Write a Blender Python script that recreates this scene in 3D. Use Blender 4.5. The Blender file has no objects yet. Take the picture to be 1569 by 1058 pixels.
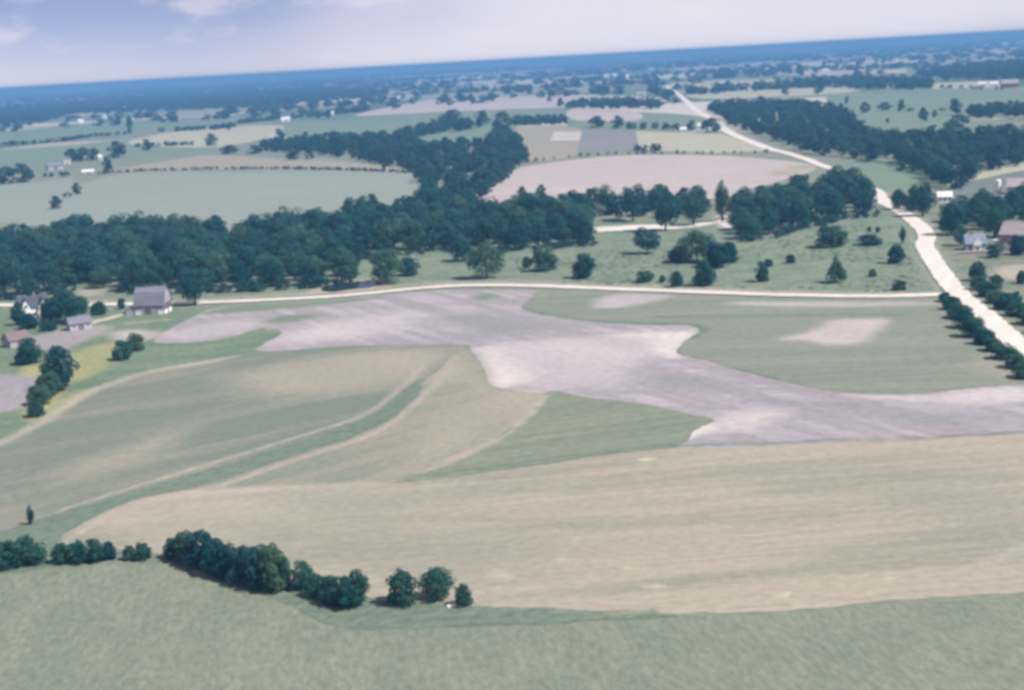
import bpy, bmesh, math, random
import numpy as np
from mathutils import Vector, Matrix
from mathutils.geometry import tessellate_polygon, delaunay_2d_cdt

random.seed(7)
rng = np.random.default_rng(7)
scene = bpy.context.scene
COL = scene.collection

# ------------------------------------------------------------------ camera
CAM_H = 90.0                     # metres above the farmland
F_PX = 2179.0                    # 50 mm lens on a 36 mm slide, in photo pixels
PITCH = math.radians(11.335)
ROLL = math.radians(3.245)
Fv = Vector((0, math.cos(PITCH), -math.sin(PITCH)))
R0 = Vector((1, 0, 0)); U0 = Vector((0, math.sin(PITCH), math.cos(PITCH)))
CX = R0 * math.cos(ROLL) - U0 * math.sin(ROLL)
CY = R0 * math.sin(ROLL) + U0 * math.cos(ROLL)
cam = bpy.data.cameras.new('camera'); cam_o = bpy.data.objects.new('camera', cam)
COL.objects.link(cam_o); scene.camera = cam_o
cam.lens = 50; cam.sensor_width = 36; cam.clip_end = 90000; cam.clip_start = 1
M = Matrix((CX, CY, -Fv)).transposed().to_4x4(); M.translation = (0, 0, CAM_H)
cam_o.matrix_world = M
cam.dof.use_dof = True; cam.dof.focus_distance = 7.6; cam.dof.aperture_fstop = 2.8   # soft old lens, focused short

# ------------------------------------------------------------------ sky and sun
SUN_EL = math.radians(50); SUN_AZ = math.radians(120)       # azimuth clockwise from +Y (ahead)
sun_dir = Vector((math.cos(SUN_EL) * math.sin(SUN_AZ), math.cos(SUN_EL) * math.cos(SUN_AZ), math.sin(SUN_EL)))
world = bpy.data.worlds.new('World'); scene.world = world; world.use_nodes = True
wt = world.node_tree; wt.nodes.clear()
def wn(t): return wt.nodes.new(t)
sky = wn('ShaderNodeTexSky'); sky.sky_type = 'NISHITA'; sky.sun_disc = False
sky.sun_elevation = SUN_EL; sky.sun_rotation = SUN_AZ
sky.altitude = 200; sky.air_density = 0.45; sky.dust_density = 0.0; sky.ozone_density = 3.0
bg = wn('ShaderNodeBackground'); bg.inputs['Strength'].default_value = 0.05
out = wn('ShaderNodeOutputWorld')
tc = wn('ShaderNodeTexCoord'); mp = wn('ShaderNodeMapping'); mp.inputs['Scale'].default_value = (11.0, 11.0, 34.0)
nz = wn('ShaderNodeTexNoise'); nz.inputs['Scale'].default_value = 1.0; nz.inputs['Detail'].default_value = 6
nz.inputs['Roughness'].default_value = 0.55
mr = wn('ShaderNodeMapRange'); mr.interpolation_type = 'SMOOTHSTEP'
mr.inputs['From Min'].default_value = 0.51; mr.inputs['From Max'].default_value = 0.66
mr.inputs['To Max'].default_value = 0.5
cl = wn('ShaderNodeMix'); cl.data_type = 'RGBA'; cl.inputs[7].default_value = (8.9, 8.4, 9.2, 1)
tint = wn('ShaderNodeMix'); tint.data_type = 'RGBA'; tint.blend_type = 'MULTIPLY'
tint.inputs[0].default_value = 1.0; tint.inputs[7].default_value = (1.08, 0.84, 0.92, 1)
L = wt.links.new
L(tc.outputs['Generated'], mp.inputs['Vector']); L(mp.outputs[0], nz.inputs['Vector'])
L(nz.outputs['Fac'], mr.inputs['Value']); L(mr.outputs[0], cl.inputs[0])
mp2 = wn('ShaderNodeMapping'); mp2.inputs['Scale'].default_value = (1.6, 1.6, 3.0); mp2.inputs['Location'].default_value = (5.5, 0.6, 0.0)
nz2 = wn('ShaderNodeTexNoise'); nz2.inputs['Scale'].default_value = 1.0; nz2.inputs['Detail'].default_value = 3
mr2 = wn('ShaderNodeMapRange'); mr2.interpolation_type = 'SMOOTHSTEP'; mr2.inputs['From Min'].default_value = 0.42; mr2.inputs['From Max'].default_value = 0.60; mr2.inputs['To Max'].default_value = 0.95
veil = wn('ShaderNodeMix'); veil.data_type = 'RGBA'; veil.inputs[7].default_value = (8.6, 8.3, 9.4, 1)      # thin high cloud
L(tc.outputs['Generated'], mp2.inputs['Vector']); L(mp2.outputs[0], nz2.inputs['Vector']); L(nz2.outputs['Fac'], mr2.inputs['Value']); L(mr2.outputs[0], veil.inputs[0])
L(sky.outputs[0], tint.inputs[6]); L(tint.outputs[2], veil.inputs[6]); L(veil.outputs[2], cl.inputs[6])
L(cl.outputs[2], bg.inputs['Color']); L(bg.outputs[0], out.inputs[0])

sl = bpy.data.lights.new('sun', 'SUN'); sl.energy = 4.0; sl.angle = math.radians(0.5); sl.color = (1.0, 0.95, 0.88)
so = bpy.data.objects.new('sun', sl); COL.objects.link(so)
so.rotation_euler = sun_dir.to_track_quat('Z', 'Y').to_euler(); so.location = (0, 0, 300)

vs = scene.view_settings
scene.display_settings.display_device = 'sRGB'
vs.view_transform = 'Standard'; vs.look = 'None'; vs.exposure = 0.9; vs.gamma = 1.0; vs.use_curve_mapping = False
scene.render.engine = 'CYCLES'
scene.cycles.max_bounces = 5; scene.cycles.diffuse_bounces = 3; scene.cycles.glossy_bounces = 1
scene.cycles.transparent_max_bounces = 6; scene.cycles.volume_bounces = 0
scene.cycles.use_denoising = True
scene.cycles.use_adaptive_sampling = False

# ------------------------------------------------------------------ helpers
def P(px, py):
    """ground point seen at a photo pixel"""
    d = Fv + CX * ((px - 784.5) / F_PX) + CY * ((529.0 - py) / F_PX)
    t = CAM_H / -d.z
    return Vector((d.x * t, d.y * t, 0))
def scale_at(p):
    """photo pixels per metre at ground point p"""
    d = Vector((p[0], p[1], -CAM_H)); return F_PX / d.dot(Fv)

def tag(o, label=None, cat=None, group=None, kind=None):
    if label: o['label'] = label
    if cat: o['category'] = cat
    if group: o['group'] = group
    if kind: o['kind'] = kind
    return o
def empty(name, loc, rz=0):
    o = bpy.data.objects.new(name, None); COL.objects.link(o)
    o.location = loc; o.rotation_euler = (0, 0, rz); o.empty_display_size = 0.5
    return o
def obj(name, mesh, mat=None, parent=None):
    o = bpy.data.objects.new(name, mesh); COL.objects.link(o)
    if mat is not None and not mesh.materials: mesh.materials.append(mat)
    if parent is not None: o.parent = parent
    return o
def np_mesh(name, verts, quads):
    me = bpy.data.meshes.new(name); nv = len(verts); nf = len(quads); k = quads.shape[1]
    me.vertices.add(nv); me.vertices.foreach_set('co', np.ascontiguousarray(verts, dtype=np.float32).ravel())
    me.loops.add(nf * k); me.loops.foreach_set('vertex_index', np.ascontiguousarray(quads, dtype=np.int32).ravel())
    me.polygons.add(nf); me.polygons.foreach_set('loop_start', np.arange(0, nf * k, k, dtype=np.int32))
    me.update(calc_edges=True); return me

# ---- materials
def srgb(r, g, b):
    f = lambda c: (c / 255) / 12.92 if c / 255 <= .04045 else ((c / 255 + .055) / 1.055) ** 2.4
    return (f(r), f(g), f(b))
def new_mat(name, rough=0.95, spec=0.1):
    m = bpy.data.materials.new(name); m.use_nodes = True; t = m.node_tree
    b = t.nodes['Principled BSDF']; b.inputs['Roughness'].default_value = rough
    b.inputs['Specular IOR Level'].default_value = spec
    return m, t, b
def mixrgb(t, fac, a, b, mode='MIX'):
    n = t.nodes.new('ShaderNodeMix'); n.data_type = 'RGBA'; n.blend_type = mode
    for sock, v in ((n.inputs[0], fac), (n.inputs[6], a), (n.inputs[7], b)):
        if hasattr(v, 'is_output'): t.links.new(v, sock)
        elif isinstance(v, (int, float)): sock.default_value = v
        else: sock.default_value = (*v[:3], 1)
    return n.outputs[2]
def maprange(t, v, a, b, c=0.0, d=1.0, smooth=True):
    n = t.nodes.new('ShaderNodeMapRange'); n.interpolation_type = 'SMOOTHSTEP' if smooth else 'LINEAR'
    t.links.new(v, n.inputs[0])
    for i, x in zip((1, 2, 3, 4), (a, b, c, d)): n.inputs[i].default_value = x
    return n.outputs[0]
def coords(t, ang=0.0, sx=1.0, sy=1.0):
    g = t.nodes.new('ShaderNodeNewGeometry')
    r = t.nodes.new('ShaderNodeVectorRotate'); r.rotation_type = 'Z_AXIS'; r.inputs['Angle'].default_value = -ang
    t.links.new(g.outputs['Position'], r.inputs['Vector'])
    m = t.nodes.new('ShaderNodeVectorMath'); m.operation = 'MULTIPLY'; m.inputs[1].default_value = (sx, sy, 1)
    t.links.new(r.outputs[0], m.inputs[0]); return m.outputs[0]
def noise(t, vec, detail=4, rough=0.55, dist=0.0, scale=1.0):
    n = t.nodes.new('ShaderNodeTexNoise'); n.inputs['Scale'].default_value = scale
    n.inputs['Detail'].default_value = detail; n.inputs['Roughness'].default_value = rough
    n.inputs['Distortion'].default_value = dist
    t.links.new(vec, n.inputs['Vector']); return n.outputs['Fac']
def field_mat(name, a, b, ang=0.0, patch=(60, 14), fine=3.0, c=None, contrast=(0.38, 0.62), grain=0.35, rows=None, over=True, rowang=None, rowmix=.35, finey=.7):
    """two field colours mixed in long patches that run along `ang`; finer mottling on top"""
    m, t, bs = new_mat(name)
    n1 = noise(t, coords(t, ang, 1 / patch[0], 1 / patch[1]), 5, 0.6, 0.4)
    col = mixrgb(t, maprange(t, n1, *contrast), a, b)
    if c is not None:
        n2 = noise(t, coords(t, ang, 1 / (patch[0] * .35), 1 / (patch[1] * .45)), 4, 0.65, 0.6)
        col = mixrgb(t, maprange(t, n2, 0.56, 0.74, 0, .8), col, c)
    if rows:
        n4 = noise(t, coords(t, ang if rowang is None else rowang, 1 / (rows * 40), 1 / rows), 2, .5, .3)
        col = mixrgb(t, maprange(t, n4, .4, .6, 0, rowmix), col, tuple(x * .72 for x in a))
    if over:                                   # patches of other soil or growth, stored on the sheet
        at = t.nodes.new('ShaderNodeAttribute'); at.attribute_name = 'growth'
        no = noise(t, coords(t, ang, 1 / 10, 1 / 5), 5, .65)
        ad = t.nodes.new('ShaderNodeMath'); ad.operation = 'MULTIPLY_ADD'; t.links.new(no, ad.inputs[0]); ad.inputs[1].default_value = .6
        sb = t.nodes.new('ShaderNodeMath'); sb.operation = 'SUBTRACT'; t.links.new(at.outputs['Alpha'], sb.inputs[0]); sb.inputs[1].default_value = .3
        t.links.new(sb.outputs[0], ad.inputs[2])
        col = mixrgb(t, maprange(t, ad.outputs[0], .08, .92), col, at.outputs['Color'])
    n3 = noise(t, coords(t, ang, 1 / fine, 1 / (fine * finey)), 3, 0.7)
    g = maprange(t, n3, 0.3, 0.7, 1 - grain, 1 + grain, False)
    n = t.nodes.new('ShaderNodeVectorMath'); n.operation = 'SCALE'
    t.links.new(col, n.inputs[0]); t.links.new(g, n.inputs['Scale'])
    t.links.new(n.outputs[0], bs.inputs['Base Color'])
    return m
def plain_mat(name, a, var=0.12, rough=0.8, scale=1.5, spec=.2):
    m, t, bs = new_mat(name, rough, spec)
    tcn = t.nodes.new('ShaderNodeTexCoord')
    n = t.nodes.new('ShaderNodeTexNoise'); n.inputs['Scale'].default_value = scale; n.inputs['Detail'].default_value = 5
    t.links.new(tcn.outputs['Object'], n.inputs['Vector'])
    col = mixrgb(t, n.outputs['Fac'], tuple(x * (1 - 2 * var) for x in a), tuple(min(1, x * (1 + 2 * var)) for x in a))
    t.links.new(col, bs.inputs['Base Color']); return m
def board_mat(name, a, pitch=0.3, var=.18, axis='x'):
    m, t, bs = new_mat(name, .85, .15)
    tcn = t.nodes.new('ShaderNodeTexCoord'); mpn = t.nodes.new('ShaderNodeMapping')
    mpn.inputs['Scale'].default_value = (1 / pitch, 1 / pitch, .25) if axis == 'x' else (.15, 1 / pitch, 1 / pitch)
    t.links.new(tcn.outputs['Object'], mpn.inputs['Vector'])
    n = t.nodes.new('ShaderNodeTexNoise'); n.inputs['Scale'].default_value = 1; n.inputs['Detail'].default_value = 3
    t.links.new(mpn.outputs[0], n.inputs['Vector'])
    col = mixrgb(t, maprange(t, n.outputs['Fac'], .3, .7), tuple(x * (1 - var * 1.6) for x in a), tuple(min(1, x * (1 + var)) for x in a))
    t.links.new(col, bs.inputs['Base Color']); return m
def leaf_mat(name, a, b, stuff=False):
    m, t, bs = new_mat(name, .8, .15)
    if stuff:
        at = t.nodes.new('ShaderNodeAttribute'); at.attribute_name = 'tint'; r = at.outputs['Fac']
    else:
        oi = t.nodes.new('ShaderNodeObjectInfo'); r = oi.outputs['Random']
    n = noise(t, coords(t, 0, .45, .45), 3, .6)
    ad = t.nodes.new('ShaderNodeMath'); ad.operation = 'MULTIPLY_ADD'; t.links.new(n, ad.inputs[0]); ad.inputs[1].default_value = .9
    sb = t.nodes.new('ShaderNodeMath'); sb.operation = 'SUBTRACT'; t.links.new(r, sb.inputs[0]); sb.inputs[1].default_value = .45
    t.links.new(sb.outputs[0], ad.inputs[2])
    t.links.new(mixrgb(t, ad.outputs[0], a, b), bs.inputs['Base Color'])
    tl = t.nodes.new('ShaderNodeBsdfTranslucent'); mx = t.nodes.new('ShaderNodeMixShader'); mx.inputs[0].default_value = .5
    cc = bs.inputs['Base Color'].links[0].from_socket
    t.links.new(cc, tl.inputs['Color']); t.links.new(bs.outputs[0], mx.inputs[1]); t.links.new(tl.outputs[0], mx.inputs[2])
    t.links.new(mx.outputs[0], t.nodes['Material Output'].inputs['Surface'])
    return m

# colours (albedo)
TAN = (.292, .260, .212); TAN2 = (.196, .205, .162); PALE = (.310, .275, .228)
GRN = (.145, .172, .130); GRN2 = (.182, .195, .155); GRN3 = (.110, .148, .115); DGRN = (.080, .120, .095)
SOIL = (.308, .276, .294); SOIL2 = (.230, .222, .238); SOILP = (.390, .345, .350)
CREAM = (.222, .226, .205); PINK = (.310, .250, .245); ROAD = (.56, .52, .48); YEL = (.265, .250, .125)

# ------------------------------------------------------------------ ground sheets
def smooth_loop(pts, closed=True, n=6):
    q = []; m = len(pts)
    rngm = range(m if closed else m - 1)
    for i in rngm:
        p0, p1, p2, p3 = (pts[(i - 1) % m], pts[i], pts[(i + 1) % m], pts[(i + 2) % m]) if closed else \
            (pts[max(i - 1, 0)], pts[i], pts[i + 1], pts[min(i + 2, m - 1)])
        for k in range(n):
            s = k / n
            q.append(tuple(0.5 * (2 * p1[j] + (p2[j] - p0[j]) * s + (2 * p0[j] - 5 * p1[j] + 4 * p2[j] - p3[j]) * s * s
                           + (3 * p1[j] - p0[j] - 3 * p2[j] + p3[j]) * s ** 3) for j in (0, 1)))
    if not closed: q.append(tuple(pts[-1]))
    return q
def area2(q): return sum(q[i][0] * q[(i + 1) % len(q)][1] - q[(i + 1) % len(q)][0] * q[i][1] for i in range(len(q)))
_zn = [0]; SHEETS = []; SOFT = []
def zlay(layer):
    _zn[0] += 1; return layer * .05 + _zn[0] * .0006
def sheet(name, px, layer, mat, label, cat='field', smooth=True, kind='structure', res=None):
    """a flat piece of ground from its outline in photo pixels; res = grid step in metres where patches lie on it"""
    q = smooth_loop(px, True, 6) if smooth else px
    w = [P(*p).to_2d() for p in q]
    if area2(w) < 0: w.reverse()
    if res:
        rj = random.Random(len(px) * 31 + int(res * 10)); q = []; ox = oy = 0.0
        for a_, b_ in zip(w, w[1:] + w[:1]):                     # small wanderings of the edge
            n_ = max(1, int((b_ - a_).length / 2.6))
            for k_ in range(n_):
                ox = ox * .6 + rj.uniform(-.55, .55); oy = oy * .6 + rj.uniform(-.55, .55)
                q.append(a_.lerp(b_, k_ / n_) + Vector((ox, oy)))
        w = q
        A = np.array([tuple(p) for p in w]); lo, hi = A.min(0), A.max(0)
        X, Y = np.meshgrid(np.arange(lo[0], hi[0], res), np.arange(lo[1], hi[1], res)); X[::2] += res / 2
        g = np.stack([X.ravel(), Y.ravel()], 1); g = g[sdist(g, A) > res * .45]
        pts = w + [Vector(p) for p in g]; n = len(w)
        vo, _, fo, *_r = delaunay_2d_cdt(pts, [], [list(range(n))], 1, 1e-4)
        verts = np.array([tuple(v) for v in vo]); tr = np.array([f for f in fo if len(f) == 3])
    else:
        verts = np.array([tuple(p) for p in w]); tr = np.array(tessellate_polygon([[p.to_3d() for p in w]]))
    verts = np.column_stack([verts, np.full(len(verts), zlay(layer))])
    a = verts[tr[:, 1]] - verts[tr[:, 0]]; b = verts[tr[:, 2]] - verts[tr[:, 0]]
    flip = (a[:, 0] * b[:, 1] - a[:, 1] * b[:, 0]) < 0
    tr[flip] = tr[flip][:, ::-1]
    o = obj(name, np_mesh(name, verts, tr), mat)
    if res: SHEETS.append((o, verts[:, :2], np.array([tuple(p) for p in w]), verts[0, 2]))
    return tag(o, label, cat, kind=kind)
def soften():
    """lay the recorded soil and growth patches onto the sheets"""
    for o in scene.objects:                     # sheets without patches
        if o.type == 'MESH' and o.get('kind') == 'structure' and o.name != 'ground' and o not in [q[0] for q in SHEETS]:
            at = o.data.attributes.new('growth', 'FLOAT_COLOR', 'POINT'); at.data.foreach_set('color', np.zeros(len(o.data.vertices) * 4, dtype=np.float32))
    home = []                                   # a patch belongs to the topmost sheet under its middle
    for kind, A, wd, c in SOFT:
        hit = [q for q in SHEETS if sdist(A.mean(0)[None], q[2])[0] > 0] if kind == 'poly' else []
        home.append(max(hit, key=lambda q: q[3])[0] if hit else None)
    for o, V, _a, _z in SHEETS:
        rgb = np.zeros((len(V), 3)); al = np.zeros(len(V))
        for (kind, A, wd, (ca, cb, st)), hm_ in zip(SOFT, home):
            if hm_ is not None and hm_ is not o: continue
            m = float(np.max(wd)) * 1.5; lo, hi = A.min(0) - m, A.max(0) + m
            k = np.where(((V > lo) & (V < hi)).all(1))[0]
            if not len(k): continue
            p = V[k]
            if kind == 'poly': e = np.clip(sdist(p, A) / (2.4 * wd) + .5, 0, 1)
            else:
                d = np.full(len(p), 1e9)
                for i in range(len(A) - 1):
                    ab = A[i + 1] - A[i]; t = np.clip(((p - A[i]) @ ab) / max(ab @ ab, 1e-9), 0, 1)
                    d = np.minimum(d, np.linalg.norm(p - A[i] - t[:, None] * ab, axis=1) / wd[i])
                e = np.clip(1 - d, 0, 1)
            e = e * e * (3 - 2 * e) * st; mixv = (.5 + .5 * np.sin(p[:, 0] * .11 + p[:, 1] * .07))[:, None]
            c = np.array(ca) * mixv + np.array(cb) * (1 - mixv)
            ao = e + al[k] * (1 - e); ok = ao > 1e-6
            rgb[k] = np.where(ok[:, None], (c * e[:, None] + rgb[k] * (al[k] * (1 - e))[:, None]) / np.maximum(ao, 1e-6)[:, None], rgb[k]); al[k] = ao
        at = o.data.attributes.new('growth', 'FLOAT_COLOR', 'POINT')
        at.data.foreach_set('color', np.column_stack([rgb, al]).astype(np.float32).ravel())
def ribbon(name, px, width, layer, mat, label, cat, hard=False, widths=None):
    """a strip of ground along a line of photo pixels, `width` metres across"""
    w = [P(*p) for p in smooth_loop(px, False, 8)]
    if not hard:
        A = np.array([(v.x, v.y) for v in w]); n = len(A); u = np.linspace(0, 1, n)
        SOFT.append(('line', A, width * .75 * np.minimum(1, .25 + 6 * np.minimum(u, 1 - u)), mat)); return
    n = len(w); rows = []
    offs = (-1, -.55, 0, .55, 1); 
    verts = []; zz = zlay(layer); rj = random.Random(len(px))
    for i, p in enumerate(w):
        d = (w[min(i + 1, n - 1)] - w[max(i - 1, 0)]).normalized(); nrm = Vector((-d.y, d.x, 0))
        ww = width if widths is None else np.interp(i / (n - 1), np.linspace(0, 1, len(widths)), widths)
        jl, jr = rj.uniform(.88, 1.1), rj.uniform(.88, 1.1)
        for o_ in offs:
            v = p + nrm * (o_ * ww / 2 * (jl if o_ < 0 else jr)); verts.append((v.x, v.y, zz))
    f = [[i * 5 + k, (i + 1) * 5 + k, (i + 1) * 5 + k + 1, i * 5 + k + 1][::-1] for i in range(n - 1) for k in range(4)]
    me = np_mesh(name, np.array(verts), np.array(f))
    o = obj(name, me, mat)
    return tag(o, label, cat, kind='structure')
def sdist(pts, poly):
    """signed distance, + inside"""
    A = np.array(poly); B = np.roll(A, -1, 0); d = np.full(len(pts), 1e9); ins = np.zeros(len(pts), bool)
    for a, b in zip(A, B):
        ab = b - a; ap = pts - a; t = np.clip((ap @ ab) / max(ab @ ab, 1e-9), 0, 1)
        d = np.minimum(d, np.linalg.norm(ap - t[:, None] * ab, axis=1))
        c = ((a[1] > pts[:, 1]) != (b[1] > pts[:, 1]))
        with np.errstate(divide='ignore', invalid='ignore'):
            xi = (b[0] - a[0]) * (pts[:, 1] - a[1]) / (b[1] - a[1]) + a[0]
        ins ^= c & (pts[:, 0] < xi)
    return np.where(ins, d, -d)
def patch(name, px, feather, layer, mat, label, cat='field patch'):
    """a patch of other soil or growth that fades out over `feather` metres"""
    SOFT.append(('poly', np.array([tuple(P(*p).to_2d()) for p in smooth_loop(px, True, 4)]), feather, mat))

# base ground: a disc out to the horizon, with the patchwork of far fields in its material
def base_ground():
    R = [0, 60, 120, 200, 300, 450, 650, 900, 1300, 1900, 2800, 4200, 6500, 10000, 15000, 20000]
    N = 96; v = [(0, 0, 0)]; f3 = []
    for r in R[1:]:
        for k in range(N): v.append((r * math.sin(2 * math.pi * k / N), r * math.cos(2 * math.pi * k / N), 0))
    me = bpy.data.meshes.new('ground'); faces = [[0, 1 + (k + 1) % N, 1 + k] for k in range(N)]
    for i in range(len(R) - 2):
        a = 1 + i * N; b = a + N
        for k in range(N): faces.append([a + k, a + (k + 1) % N, b + (k + 1) % N, b + k])
    me.from_pydata(v, [], faces); me.update()
    m, t, bs = new_mat('farmland_ground')
    c = coords(t, math.radians(-18), 1 / 800, 1 / 520)
    vo = t.nodes.new('ShaderNodeTexVoronoi'); vo.distance = 'CHEBYCHEV'; vo.inputs['Scale'].default_value = 1; vo.inputs['Randomness'].default_value = .75
    t.links.new(c, vo.inputs['Vector'])
    sp = t.nodes.new('ShaderNodeSeparateColor'); t.links.new(vo.outputs['Color'], sp.inputs[0])
    cr = t.nodes.new('ShaderNodeValToRGB'); cr.color_ramp.interpolation = 'CONSTANT'
    el = cr.color_ramp.elements; stops = [(0, GRN), (.20, (.42, .38, .33)), (.32, TAN), (.44, GRN3), (.58, (.38, .36, .30)), (.70, DGRN), (.80, (.46, .40, .38)), (.90, GRN)]
    el[0].position = 0; el[0].color = (*stops[0][1], 1); el[1].position = stops[1][0]; el[1].color = (*stops[1][1], 1)
    for p_, c_ in stops[2:]:
        e = el.new(p_); e.color = (*c_, 1)
    t.links.new(sp.outputs[0], cr.inputs[0])
    n1 = noise(t, coords(t, 0, 1 / 70, 1 / 25), 5, .6)
    near = mixrgb(t, maprange(t, n1, .35, .65), GRN, GRN2)
    g = t.nodes.new('ShaderNodeNewGeometry'); ln = t.nodes.new('ShaderNodeVectorMath'); ln.operation = 'LENGTH'
    t.links.new(g.outputs['Position'], ln.inputs[0])
    col = mixrgb(t, maprange(t, ln.outputs['Value'], 1400, 1900), near, cr.outputs[0])
    n3 = noise(t, coords(t, 0, 1 / 4, 1 / 4), 3, .7)
    sc_ = t.nodes.new('ShaderNodeVectorMath'); sc_.operation = 'SCALE'
    t.links.new(col, sc_.inputs[0]); t.links.new(maprange(t, n3, .3, .7, .8, 1.2, False), sc_.inputs['Scale'])
    t.links.new(sc_.outputs[0], bs.inputs['Base Color'])
    tag(obj('ground', me, m), 'flat green and tan farmland reaching out to the horizon', 'ground', kind='structure')
base_ground()

D = math.radians
m_bottom = field_mat('grass_bottom', (.138, .168, .128), (.164, .184, .142), D(8), (10, 22), 1.1, (.195, .202, .158), grain=.20, finey=2.6)
m_tan = field_mat('tan_field', TAN2, TAN, D(5), (150, 26), 2.4, PALE, (.34, .54), .14, rows=2.6, rowmix=.18)
m_left = field_mat('left_field', (.132, .158, .126), (.205, .198, .160), D(30), (110, 20), 2.4, (.108, .140, .112), (.42, .70), .14, rows=2.6, rowmix=.12)
m_mid = field_mat('strip_field', (.160, .182, .142), (.225, .212, .172), D(44), (90, 14), 2.4, None, (.38, .64), .14, rows=2.6, rowmix=.15)
m_lens = field_mat('green_lens', (.152, .180, .138), (.175, .200, .142), D(15), (60, 14), 3.0, None, (.36, .64), .16, rows=3)
m_soil = field_mat('ploughed_soil', SOIL, SOIL2, D(-14), (90, 12), 3.0, (.420, .375, .385), (.40, .66), .16, rows=4.6, rowang=D(-62), rowmix=.8)
m_contour = field_mat('contour_green', (.190, .206, .165), (.155, .182, .142), D(-6), (120, 16), 3.0, (.195, .195, .150), (.34, .66), .14, rows=3)
m_past = field_mat('pasture', (.118, .158, .118), (.165, .190, .140), D(3), (14, 12), 2.5, (.085, .128, .098), (.36, .64), .30)
m_verge = field_mat('verge', (.110, .146, .110), (.180, .182, .136), D(3), (18, 12), 2.5, None, (.36, .64), .25)
m_ditch = field_mat('ditch_grass', (.120, .156, .120), (.108, .144, .112), D(30), (40, 6), 2.5, None, (.36, .64), .25)
m_farm = field_mat('farm_grass', (.098, .146, .098), (.140, .172, .118), D(15), (25, 10), 2.5, None, (.36, .64), .25)
m_cream = field_mat('cream_crop', (.205, .232, .202), (.190, .220, .190), D(4), (150, 25), 6, None, (.3, .7), .08)
m_pink = field_mat('bare_pink', (.335, .282, .275), (.365, .318, .306), D(-6), (140, 18), 6, (.260, .225, .225), (.36, .64), .10)
m_mgreen = field_mat('mid_green', (.125, .175, .125), (.150, .190, .140), D(4), (120, 40), 6, None, (.3, .7), .12)
m_mtan = field_mat('mid_tan', (.225, .215, .165), (.260, .230, .190), D(6), (120, 20), 6, None, (.3, .7), .12)
m_grey = field_mat('grey_fallow', (.165, .170, .175), (.185, .180, .180), D(0), (80, 30), 6, None, (.3, .7), .10)
m_straw = field_mat('straw_field', (.330, .315, .235), (.300, .290, .220), D(0), (120, 20), 6, None, (.3, .7), .10)
m_white = field_mat('pale_stubble', (.400, .360, .320), (.360, .320, .290), D(0), (80, 20), 6, None, (.3, .7), .10)
m_road = field_mat('gravel_road', ROAD, (.50, .455, .415), D(60), (20, 4), 1.5, None, (.3, .7), .08)
m_yard = field_mat('farm_yard', (.235, .210, .195), (.275, .245, .230), D(20), (18, 7), 2.5, None, (.3, .7), .18)
s_rim = ((.325, .285, .238), (.285, .256, .212), .75)
s_green = ((.105, .150, .115), (.130, .165, .120), .8)
s_soilpale = ((.500, .450, .435), (.440, .400, .395), 1.0)
s_soildark = ((.190, .192, .205), (.220, .212, .225), .75)
s_soillite = ((.350, .310, .318), (.310, .276, .288), .8)
s_greenpatch = ((.120, .160, .115), (.140, .175, .120), .85)
s_tan = ((.262, .238, .192), (.235, .220, .178), .75)
s_spot = ((.420, .370, .300), (.360, .320, .250), 1.0)
s_yellow = (YEL, (.215, .225, .115), 1.0)
s_verge = ((.300, .270, .220), (.245, .235, .180), .8)
# --- layer 1: the large fields of the foreground
sheet('grass_field', [(-120, 880), (33, 872), (110, 860), (200, 855), (275, 862), (350, 884), (450, 925), (525, 958), (700, 957), (900, 948),
      (1000, 941), (1150, 943), (1300, 931), (1450, 921), (1600, 909), (1760, 890), (1800, 1180), (700, 1240), (-160, 1240)], 1, m_bottom,
      'grey green grass field along the bottom edge of the picture', 'field', res=2.5)
sheet('grass_strip', [(-100, 855), (60, 845), (90, 835), (240, 850), (330, 868), (450, 895), (570, 918), (720, 928), (860, 934), (1000, 938),
      (1040, 944), (900, 952), (700, 961), (525, 962), (450, 930), (350, 889), (275, 867), (200, 860), (110, 866), (33, 877), (-110, 886)], 2, m_ditch,
      'rough green grass strip carrying the dark hedge', 'grass strip', res=2.0)
sheet('tan_field', [(76, 842), (105, 817), (200, 768), (330, 751), (600, 739), (760, 722), (900, 702), (1030, 687), (1200, 682), (1400, 674),
      (1600, 664), (1800, 655), (1800, 880), (1600, 906), (1450, 917), (1300, 927), (1150, 939), (1000, 938), (860, 934), (720, 930), (570, 920),
      (450, 898), (330, 870), (240, 852), (120, 848)], 1, m_tan, 'wide pale tan field filling the lower right half', 'field', res=2.0)
sheet('green_tan_field', [(-140, 740), (33, 668), (130, 608), (230, 572), (300, 560), (400, 541), (500, 533), (600, 529), (706, 528), (704, 541),
      (672, 566), (642, 592), (560, 643), (450, 681), (300, 727), (150, 772), (50, 803), (-120, 860)], 1, m_left,
      'rounded green and tan field on the left below the barn', 'field', res=2.2)
sheet('grassed_waterway', [(-130, 862), (50, 801), (150, 771), (300, 726), (450, 680), (560, 643), (632, 588), (645, 592), (640, 608), (600, 640), (545, 668),
      (470, 692), (330, 738), (200, 770), (110, 812), (80, 840), (30, 850), (-120, 885)], 2, m_ditch,
      'dark green grassed waterway curving between the left fields', 'grass strip', res=1.8)
sheet('strip_field', [(646, 592), (672, 566), (704, 541), (707, 529), (722, 541), (742, 563), (757, 594), (834, 603), (802, 643), (742, 684),
      (650, 724), (600, 739), (330, 751), (200, 769), (330, 739), (470, 693), (545, 669), (600, 641), (641, 608)], 1, m_mid,
      'tan contour strip between the waterway and the green wedge', 'field', res=2.0)
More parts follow.
